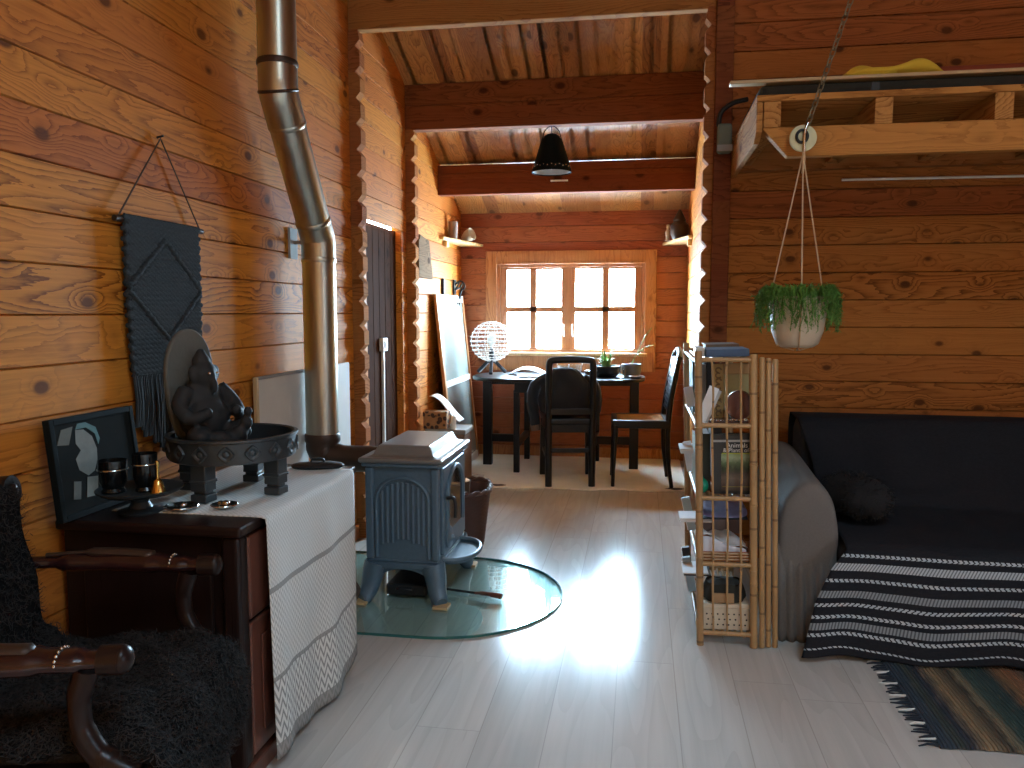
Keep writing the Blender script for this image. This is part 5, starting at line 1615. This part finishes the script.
# papers and books poking out of the open left side
for i, (z, y, dz, dy, out, lean, c, lab) in enumerate((
    (.553, .32, .155, .012, .045, -9, (.70,.72,.74), 'white booklet poking out of the left side of the third shelf, leaning outward'),
    (.553, .24, .03, .14, .065, 0, (.74,.76,.78), 'white papers sticking straight out of the left side of the third shelf'),
    (.818, .30, .10, .012, .035, -10, (.62,.66,.72), 'white leaflet poking out of the left side of the second shelf'),
    (.309, .33, .17, .02, .05, -11, (.42,.52,.52), 'pale green booklet leaning out of the left side of the fourth shelf'),
    (.309, .10, .022, .12, .080, 0, (.78,.80,.82), 'white papers lying across the left edge of the fourth shelf'),
    (.050, .34, .18, .02, .045, -10, (.34,.46,.54), 'pale blue booklet leaning out of the left side of the lowest shelf'),
    (.050, .50, .17, .025, .04, -8, (.05,.045,.045), 'dark booklet leaning out of the left side of the lowest shelf, further back'),
    (.050, .20, .016, .16, .055, 0, (.045,.05,.06), 'dark grey folder sticking out flat from the left side of the lowest shelf'))):
    zz = z + SZ + (.0 if dz > .05 else (.115 if z > .5 else .122 if z > .1 else .14))
    pi_ = item('booklet', lab, 'booklet', (-HW_-.0, y, zz), 0)
    m = MB()
    if dz > .05:
        m._x(m.box(.004,.036,0,dy,0,dz*.8).bm.verts[:], Matrix.Translation((-.012,0,.024)) @ Matrix.Rotation(R(lean),4,'Y'))
    else:
        m.box(-out*.62,.07,0,dy,0,dz*.35)
    m.build('cover', plain('booklet_cover', c, .7), pi_, bevel=.0008)
    m = MB()
    if dz > .05:
        m._x(m.box(.001,.033,.002,dy-.002,.003,dz*.8-.003).bm.verts[:], Matrix.Translation((-.012,0,.024)) @ Matrix.Rotation(R(lean),4,'Y'))
    else:
        m.box(-out*.62-.003,.06,.003,dy-.003,dz*.35+.0003,dz*.62)
    m.build('pages', m_paper, pi_)

# three loose canes standing beside the shelf
for i, (dx, dy, lab) in enumerate(((.1235,-.005,'first bamboo cane right of the shelf, next to its front post'),(.1465,.004,'middle one of the three bamboo canes standing right of the shelf'),(.1695,.0,'outermost bamboo cane, standing nearest the grey sofa arm'))):
    t_ = thing('bamboo_cane', lab, 'cane', SM @ Vector((dx, dy, .0045)), TLT, 'bamboo canes beside the shelf')
    cane((0,0,0), (0,0,1.052-.004*i), .0098, t_, 'cane', m_bamboo, 5, 80+i)
    m = MB(); m.tube([(0,0,1.0525-.004*i),(0,0,1.054-.004*i)], .0075, 10); m.build('cut_end', m_oak_edge, t_)

# ------------------------------------------------------------------ sofa
SF = thing('sofa', 'grey-covered sofa against the right log wall, mostly hidden by a black throw', 'sofa', (1.45, 3.35, 0))
W = dict(parent=SF, world=True)
AX0, AX1 = .515, .725
def armf(x_off, mir, name):
    P = [(.02,.03),(.0,.16),(-.008,.32),(.0,.47),(.03,.565),(.085,.605),(.145,.595),(.19,.54),(.213,.46),(.214,.37),(.195,.28),(.185,.14),(.18,.03)]
    m = MB()
    n_ = len(P)
    ys = [2.935, 2.945, 2.97, 3.05, 3.2, 3.4, 3.6, 3.78, 3.86]
    sc = [.86, .95, 1.0, 1.0, 1.0, 1.0, 1.0, 1.0, .97]
    rings = []
    for y, s_ in zip(ys, sc):
        ring = []
        for k, (x, z) in enumerate(P):
            xx = .103 + (x-.103)*s_; zz = .30 + (z-.30)*s_ + (.0 if y < 3.2 else .03*(y-3.2)*(z/.6))
            fold_ = .007*math.sin(k*2.6 + y*3)*(1 if z < .5 else .25)
            ring.append(m.bm.verts.new((x_off + (xx+fold_)*mir, y, zz)))
        rings.append(ring)
    for A_, B_ in zip(rings, rings[1:]):
        for k in range(n_):
            m.bm.faces.new((A_[k], A_[(k+1) % n_], B_[(k+1) % n_], B_[k]))
    m.bm.faces.new(rings[0][::-1]); m.bm.faces.new(rings[-1])
    return m.build(name, m_grey, smooth=2, sub=2, **W)
armf(AX0, 1, 'arm'); armf(2.42, -1, 'arm')
def cover_folds(u, v):
    x = lerp(.505, .72, u); z = lerp(.006, .36, v)
    return (x, 2.925 - .012*(1-v) + .010*math.sin(u*38 + 2*v)*(1-.6*v) + .03*v*v, z)
m = MB(); m.grid(cover_folds, 40, 14); m.build('skirt', m_grey, smooth=2, solid=.008, soff=0, **W)
m = MB(); m.box(.70, 2.235, 2.90, 3.80, .05, .24); m.build('base', m_sofa, bevel=.02, seg=3, **W)
for xa, xb in ((.725, 1.46), (1.465, 2.205)):
    m = MB(); m.box(xa, xb, 2.88, 3.55, .242, .385); m.build('seat_cushion', m_sofa, bevel=.045, seg=4, smooth=.9, **W)
m = MB(); m.prism([(3.50,.30),(3.58,.70),(3.66,.735),(3.80,.735),(3.86,.69),(3.86,.05),(3.80,.05),(3.80,.30)], .68, 2.26, 'x'); m.build('backrest', m_sofa, bevel=.03, seg=3, smooth=.9, **W)
for x in (.60, 2.33):
    for y in (3.02, 3.80):
        m = MB(); m.lathe([(0,0),(.02,0),(.026,.04),(0,.04)], (x,y,0), 14); m.build('foot', m_darkwood, smooth=.8, **W)

# black throw with woven stripes on the drop
PTH = [(3.875,.50,0),(3.868,.705,.06),(3.82,.752,.09),(3.70,.757,.13),(3.60,.752,.155),(3.545,.70,.18),(3.505,.58,.24),(3.470,.46,.30),(3.44,.410,.33),(3.30,.402,.40),(3.05,.402,.50),(2.90,.398,.565),(2.862,.382,.595),(2.845,.34,.65),(2.825,.24,.76),(2.805,.14,.87),(2.79,.045,.97),(2.787,.018,1.0)]
def throwf(u, v):
    y = table(v, [(p[2], p[0]) for p in PTH]); z = table(v, [(p[2], p[1]) for p in PTH])
    drop = max(0, (v-.6)/.4)
    back = max(0, 1 - v/.3)
    xl = table(v, [(0,.665),(.15,.66),(.24,.715),(.30,.735),(.5,.735),(.60,.735),(.68,.68),(.8,.625),(1,.575)])
    x = lerp(xl, 2.30, u)
    wv = math.sin(u*26+1.2)*.6 + math.sin(u*61)*.25 + math.sin(u*11)*.5
    y -= drop*(.016*wv + .012) - .004*drop
    y -= .035*math.exp(-((u-.0)/.05)**2)*drop          # swings in front of the arm
    z += drop*.012*math.sin(u*19+.5)*(1 if v < .99 else .6)
    if v > .3 and v < .6: z += .004*math.sin(u*33)*math.sin(v*40)
    if back > 0 and v > .1: y -= .010*math.sin(u*21+v*9)*(1-back) ; 
    if .14 < v < .32: y -= .009*math.sin(u*37)*math.sin((v-.14)/.18*PI) 
    return (x, y, max(z, .016))
m = MB(); m.grid(throwf, 120, 110)
thr = tag(m.build('sofa_throw', m_throw, smooth=2, solid=.006, soff=1, normals=False), 'black throw with woven white stripes covering the sofa and hanging to the floor', 'throw')
cu = thing('fluffy_cushion', 'black fluffy cushion in the left corner of the sofa', 'cushion', (.835, 3.22, .4115), (0,0,R(20)))
m = MB()
def cush(u, v):
    a, b_ = 2*PI*u, PI*(v-.5)
    return (.10*se(math.cos(b_),.8)*se(math.cos(a),.7)*(1+.06*math.sin(9*a)*math.cos(b_)), .165*se(math.cos(b_),.8)*se(math.sin(a),.7)*(1+.05*math.sin(7*a)), .085 + .083*math.sin(b_)*(1+.05*math.sin(5*a)))
m.grid(cush, 40, 20, closeu=True)
m.build('cover', m_black_plush, cu, smooth=2)
m = MB()
rr = random.Random(9)
for k in range(900):
    u, v = rr.random(), rr.uniform(.2,.98)
    p = Vector(cush(u, v)); nrm = (p - Vector((0,0,.085))).normalized()
    tdir = Vector((rr.uniform(-1,1), rr.uniform(-1,1), rr.uniform(-.6,.4)))
    sd = nrm.cross(tdir).normalized()
    m.strip([p + nrm*.016*s_ + tdir*.012*s_*s_ for s_ in (0,.35,.7,1)], .0022, sd)
m.build('pile', m_black_plush, cu, normals=False)['kind'] = 'stuff'

# the sofa stands slightly askew: turn it with its throw and cushion
PV = Matrix.Translation((.022, -.03, 0)) @ Matrix.Translation(SF.location) @ Matrix.Rotation(R(-2.5), 4, 'Z')
SF.matrix_world = PV
thr.matrix_world = PV @ Matrix.Translation(-Vector((1.45, 3.35, 0)))
cu.matrix_world = PV @ Matrix.Translation(-Vector((1.45, 3.35, 0))) @ Matrix.Translation((.835, 3.22, .4115)) @ Matrix.Rotation(R(20), 4, 'Z')

# rag rug with a fringe
rgx0, rgx1, rgy0, rgy1 = .845, 2.3, 2.245, 2.83
m = MB()
m.grid(lambda u, v: (lerp(rgx0, rgx1, u) + (.006*math.sin(v*30) if u == 0 else 0), lerp(rgy0, rgy1, v) + .010*math.sin(u*15)*(1 if v in (0,) else 0), .0015 + .008*(1 if 0 < u < 1 and 0 < v < 1 else .35) + .0012*math.sin(u*190)), 160, 24)
rg = tag(m.build('rag_rug', m_rag, smooth=2, normals=False), 'striped dark rag rug with a fringe on the floor in front of the sofa', 'rug')
m = MB(); m2 = MB()
for k in range(34):
    y = lerp(rgy0+.006, rgy1-.004, (k+.5)/34)
    tgt = m2 if k % 5 == 2 else m
    L = random.uniform(.035,.055)
    tgt.tube([(rgx0+.006, y, .006),(rgx0-L*.5, y+random.uniform(-.006,.006), .004),(rgx0-L, y+random.uniform(-.012,.004), .0035)], [.0042,.0034,.002], 5)
m.build('dark_fringe', m_fabricblue, rg, smooth=1)['kind'] = 'stuff'
m2.build('pale_fringe', m_white, rg, smooth=1)['kind'] = 'stuff'

# ------------------------------------------------------------------ loft platform on the right wall
LF = thing('loft_platform', 'timber loft platform of beams and joists built out from the right log wall', 'loft', (1.5, 3.5, 1.80))
W = dict(parent=LF, world=True)
m = MB(); m.prism([(.442,1.90),(.533,1.797),(2.9,1.797),(2.9,1.905),(.442,1.905)], 3.10, 3.145, 'y'); m.build('front_beam', m_loft, bevel=.003, **W)
m = MB(); m.prism([(3.102,2.0),(3.102,1.89),(3.17,1.86),(3.945,1.86),(3.945,2.0)], .418, .4405, 'x'); m.build('side_board', m_lofty, bevel=.003, **W)
for i, x in enumerate((.475, .866, 1.27, 1.675, 2.08, 2.48)):
    m = MB(); m.box(x-.031, x+.031, 3.103, 3.885, 1.906, 2.0); m.build('joist', m_lofty, bevel=.003, **W)
m = MB(); m.box(.418, 2.9, 3.10, 3.945, 2.001, 2.024); m.build('deck', m_loft, bevel=.002, **W)
m = MB(); m.box(.442, 2.9, 3.89, 3.945, 1.885, 2.0); m.build('wall_ledger', m_stub, bevel=.003, **W)
# stored on the platform
fm = thing('folded_mat', 'dark folded mat lying along the top of the loft platform', 'mat', (1.5, 3.6, 2.025))
m = MB(); m.box(.46, 2.85, 3.36, 3.92, 2.026, 2.135); m.build('roll', m_darkstuff, fm, world=True, bevel=.03, seg=3)
m = MB()
for x in (.9, 1.6, 2.3): m.box(x-.02, x+.02, 3.355, 3.36, 2.03, 2.16)
m.bm.free()
for x in (.9, 1.6, 2.3):
    m = MB(); m.box(x-.015, x+.015, 3.354, 3.3595, 2.045, 2.12); m.build('strap', m_iron, fm, world=True)
rl = tag(MB().bar((.345,3.372,2.1435),(2.4,3.372,2.1425),.05,.014).build('pale_batten', m_oak_edge, bevel=.003, loc='auto'), 'long pale batten lying on top of the dark folded mat on the loft', 'batten')
m = MB()
def yc(u, v):
    a = 2*PI*u
    L = lerp(.80, 1.17, v)
    w_ = math.sin(PI*min(1, max(.02, v)))**.45
    return (L + .01*math.sin(3*a), 3.43 + .075*w_*math.cos(a), 2.151 + .037*w_*(1+math.sin(a))*(.75+.25*math.sin(9*v+1)+.12*math.sin(4*a+6*v)))
m.grid(yc, 24, 26, closeu=True)
yl = thing('yellow_cloth', 'yellow cloth bundle lying on the pale batten on the loft', 'cloth', (.98, 3.43, 2.19))
m.build('bundle', m_yellow, yl, world=True, smooth=2)
m = MB(); m.grid(lambda u, v: (lerp(.79,.98,u), 3.36+.05*v, 2.158+.012*v), 8, 3); m.build('trailing_corner', m_yellow, yl, world=True, smooth=2, solid=.004)
rm = thing('rolled_mat', 'rust-red rolled mat beside the yellow cloth on the loft', 'mat', (1.6, 3.52, 2.185))
m = MB(); m.tube([(1.21,3.60,2.186),(2.2,3.60,2.186)], .05, 18); m.build('roll', m_redroll, rm, world=True, smooth=.8)
m = MB(); m.tube([(1.207,3.60,2.186),(1.2095,3.60,2.186)], .03, 14); m.build('core', m_iron, rm, world=True)
gbg = thing('canvas_bag', 'grey-green canvas bag with a dark strap hanging left of the loft platform', 'bag', (.395, 3.90, 1.97))
m = MB(); m.box(.345, .412, 3.85, 3.905, 1.965, 2.10); m.build('bag_body', m_greenbag, gbg, world=True, bevel=.014, seg=3)
m = MB(); m.box(.343, .414, 3.842, 3.8495, 1.97, 2.0); m.build('pale_hem', m_zincgrey, gbg, world=True, bevel=.003)
m = MB(); m.tube(curve([(.35,3.88,2.09),(.36,3.86,2.15),(.41,3.84,2.185),(.47,3.80,2.19)], 6), .011, 8); m.build('strap', m_iron, gbg, world=True, smooth=1)
m = MB(); m.tube([(.925,3.937,1.838),(2.7,3.937,1.830)], .006, 8)
wr = tag(m.build('wall_rail', m_white, smooth=1, loc='auto'), 'thin white rail on the log wall under the loft platform', 'rail')

# ------------------------------------------------------------------ hanging plant
HP = Vector((.577, 3.04, 1.09))
hp_ = thing('hanging_plant', 'trailing green plant in a cream pot hung from a chain and twine', 'plant', HP)
m = MB(); m.lathe([(0,.0),(.055,.0),(.075,.012),(.092,.06),(.101,.13),(.106,.182),(.101,.188),(.096,.182),(.092,.13),(.08,.14),(0,.15)], seg=40, mod=lambda r,a,z,i: r*(1+.012*math.sin(20*a)) if 1 < i < 6 else r)
pot = m.build('pot', m_cream, hp_, smooth=1)
MB().lathe([(0,.152),(.091,.150)], seg=24).build('soil', m_soil, pot)
HUB = Vector((0, 0, .705))
for k in range(3):
    a = R(-95 + 120*k)
    c_, s_ = math.cos(a), math.sin(a)
    m = MB(); m.tube(curve([HUB, HUB.lerp(Vector((.109*c_,.109*s_,.185)), .5), (.1095*c_,.1095*s_,.185)], 2) + [Vector((.107*c_,.107*s_,.13)), Vector((.098*c_,.098*s_,.055)), Vector((.078*c_,.078*s_,.004)), Vector((.01*c_,.01*s_,-.012))], .0028, 6)
    m.build('twine', m_twine, hp_, smooth=1)
m = MB(); m.tube([HUB + Vector((0,0,-.07)), HUB + Vector((.003,0,-.02)), HUB + Vector((0,0,.03))], [.0045,.006,.005], 8); m.build('knot', m_twine, hp_, smooth=1)
m = MB()
rr = random.Random(21)
for k in range(230):
    a = rr.uniform(0, 2*PI); c_, s_ = math.cos(a), math.sin(a)
    if rr.random() < .35: a_len = rr.uniform(.0,.05)
    else: a_len = rr.uniform(.05,.135)
    r0 = rr.uniform(.05,.095)
    P = curve([(r0*c_, r0*s_, .155), ((.105+rr.uniform(0,.02))*c_, (.105+rr.uniform(0,.02))*s_, .20+rr.uniform(0,.03)), ((.128+rr.uniform(0,.022))*c_, (.128+rr.uniform(0,.02))*s_, .19-a_len*.4), ((.118+rr.uniform(0,.028))*c_+rr.uniform(-.02,.02), (.118+rr.uniform(0,.028))*s_+rr.uniform(-.02,.02), .195-a_len)], 5)
    m.tube(P, .0013, 4, cap=False)
    for i in range(3, len(P)):
        for _ in range(2):
            d = Vector((rr.uniform(-1,1), rr.uniform(-1,1), rr.uniform(-.7,.5))).normalized()
            L = rr.uniform(.012,.026)
            sd = d.cross(Vector((0,0,1))).normalized()
            m.strip([P[i], P[i]+d*L*.5+Vector((0,0,.002)), P[i]+d*L], .0034, sd)
m.build('foliage', m_green, hp_, normals=False, smooth=2)
# painted pulley disc, shackle and the chain going up to the ridge
DZ_ = 1.852 - HP.z
pdk = MB(); pdk.lathe([(0,-.011),(.036,-.011),(.047,-.008),(.048,-.004),(.041,0),(.048,.004),(.047,.008),(.036,.011),(0,.011)], (0,0,0), 36, Matrix.Translation((0,.014,DZ_)) @ Euler((R(90),0,0)).to_matrix().to_4x4())
pk_ = pdk.build('pulley_disc', m_disc, hp_, smooth=.7)
m = MB(); m.tube([(-.006+.019*math.cos(a), -.003, DZ_+.004+.022*math.sin(a)) for a in [2*PI*k/20 for k in range(20)]], .0055, 8, closed=True); m.build('ring', m_iron, pk_, smooth=1)
m = MB(); m.tube(curve([(.004,-.004,DZ_-.05),(.0,-.010,DZ_-.02),(.002,-.012,DZ_+.02),(.012,-.008,DZ_+.05)], 5), .0055, 8); m.build('shackle', m_silver, pk_, smooth=1)
A0 = Vector((.012, -.006, DZ_+.045)); A1 = Vector((.175, -.02, DZ_+.575)); 
dch = (A1-A0).normalized()
top_z = roof(3.02) - HP.z
A1 = A0 + dch*((top_z - A0.z)/dch.z)
m = MB()
L_, r1 = .030, .0026
n_ = int((A1-A0).length/L_)
u1 = dch.orthogonal().normalized(); u2 = dch.cross(u1)
for i in range(n_):
    c_ = A0 + dch*(i+.5)*L_
    w_ = u1 if i % 2 else u2
    ring = []
    for k in range(10):
        a = 2*PI*k/10
        ring.append(c_ + dch*(.021*math.cos(a)) + w_*(.0095*math.sin(a)))
    m.tube(ring, r1, 5, closed=True)
m.build('chain', m_chain, hp_, smooth=1)['kind'] = 'stuff'
m = MB(); m.tube(curve([A1+Vector((0,0,.0)), A1+Vector((.01,0,-.02)), A1+Vector((.0,0,-.035)), A1+Vector((-.012,0,-.02))], 4), .004, 6); m.build('ceiling_hook', m_iron, hp_, smooth=1)
# ------------------------------------------------------------------ light: an overcast sky through the windows
SKY_DIM, SKY_SUN, SKY_TOP = 2.0, 100.0, 11.0
w = bpy.data.worlds.new('sky'); scene.world = w
w.use_nodes = True
wt = w.node_tree
bg = wt.nodes['Background']
bg.inputs[0].default_value = (.52, .78, 1.0, 1)
tc = wt.nodes.new('ShaderNodeTexCoord'); sp = wt.nodes.new('ShaderNodeSeparateXYZ')
wt.links.new(tc.outputs['Generated'], sp.inputs[0])
mr = wt.nodes.new('ShaderNodeMapRange')       # the cloud is brightest on the far side of the house, where the sun is
wt.links.new(sp.outputs[1], mr.inputs[0])
for i, v in ((1,0.0),(2,.4),(3,SKY_DIM),(4,SKY_SUN)): mr.inputs[i].default_value = v
mz = wt.nodes.new('ShaderNodeMath'); mz.operation = 'MULTIPLY_ADD'; mz.use_clamp = False      # and brighter overhead
mx = wt.nodes.new('ShaderNodeMath'); mx.operation = 'MAXIMUM'; mx.inputs[1].default_value = 0
wt.links.new(sp.outputs[2], mx.inputs[0]); wt.links.new(mx.outputs[0], mz.inputs[0])
mz.inputs[1].default_value = SKY_TOP
wt.links.new(mr.outputs[0], mz.inputs[2])
wt.links.new(mz.outputs[0], bg.inputs[1])
def portal(name, loc, rot, sx, sy):
    l = bpy.data.lights.new(name, 'AREA'); l.shape = 'RECTANGLE'; l.size = sx; l.size_y = sy
    l.cycles.is_portal = True
    o = bpy.data.objects.new(name, l); COL.objects.link(o); o.location = loc; o.rotation_euler = rot
portal('far_window_portal', (-.578, YF+.11, 1.25), (R(-90),0,0), 1.24, .74)
portal('added_side_portal', (XE+.12, .1, 1.375), (0,R(90),0), 1.05, 1.6)
portal('added_roof_portal', (1.1, -.2, roof(-.2)+.16), (-math.atan(.4)*-1, 0, 0), 1.1, 1.1)

cam = bpy.data.cameras.new('camera')
cam.lens = 780/1024*36
cam.sensor_width = 36
cam.clip_start = .02
co = bpy.data.objects.new('camera', cam); COL.objects.link(co)
co.location = (0, 0, 1.22)
co.rotation_euler = (R(90-5.27), 0, R(9.3))
scene.camera = co
scene.view_settings.view_transform = 'Standard'
scene.view_settings.look = 'None'
scene.view_settings.gamma = 1
scene.view_settings.use_curve_mapping = False
scene.view_settings.exposure = .9
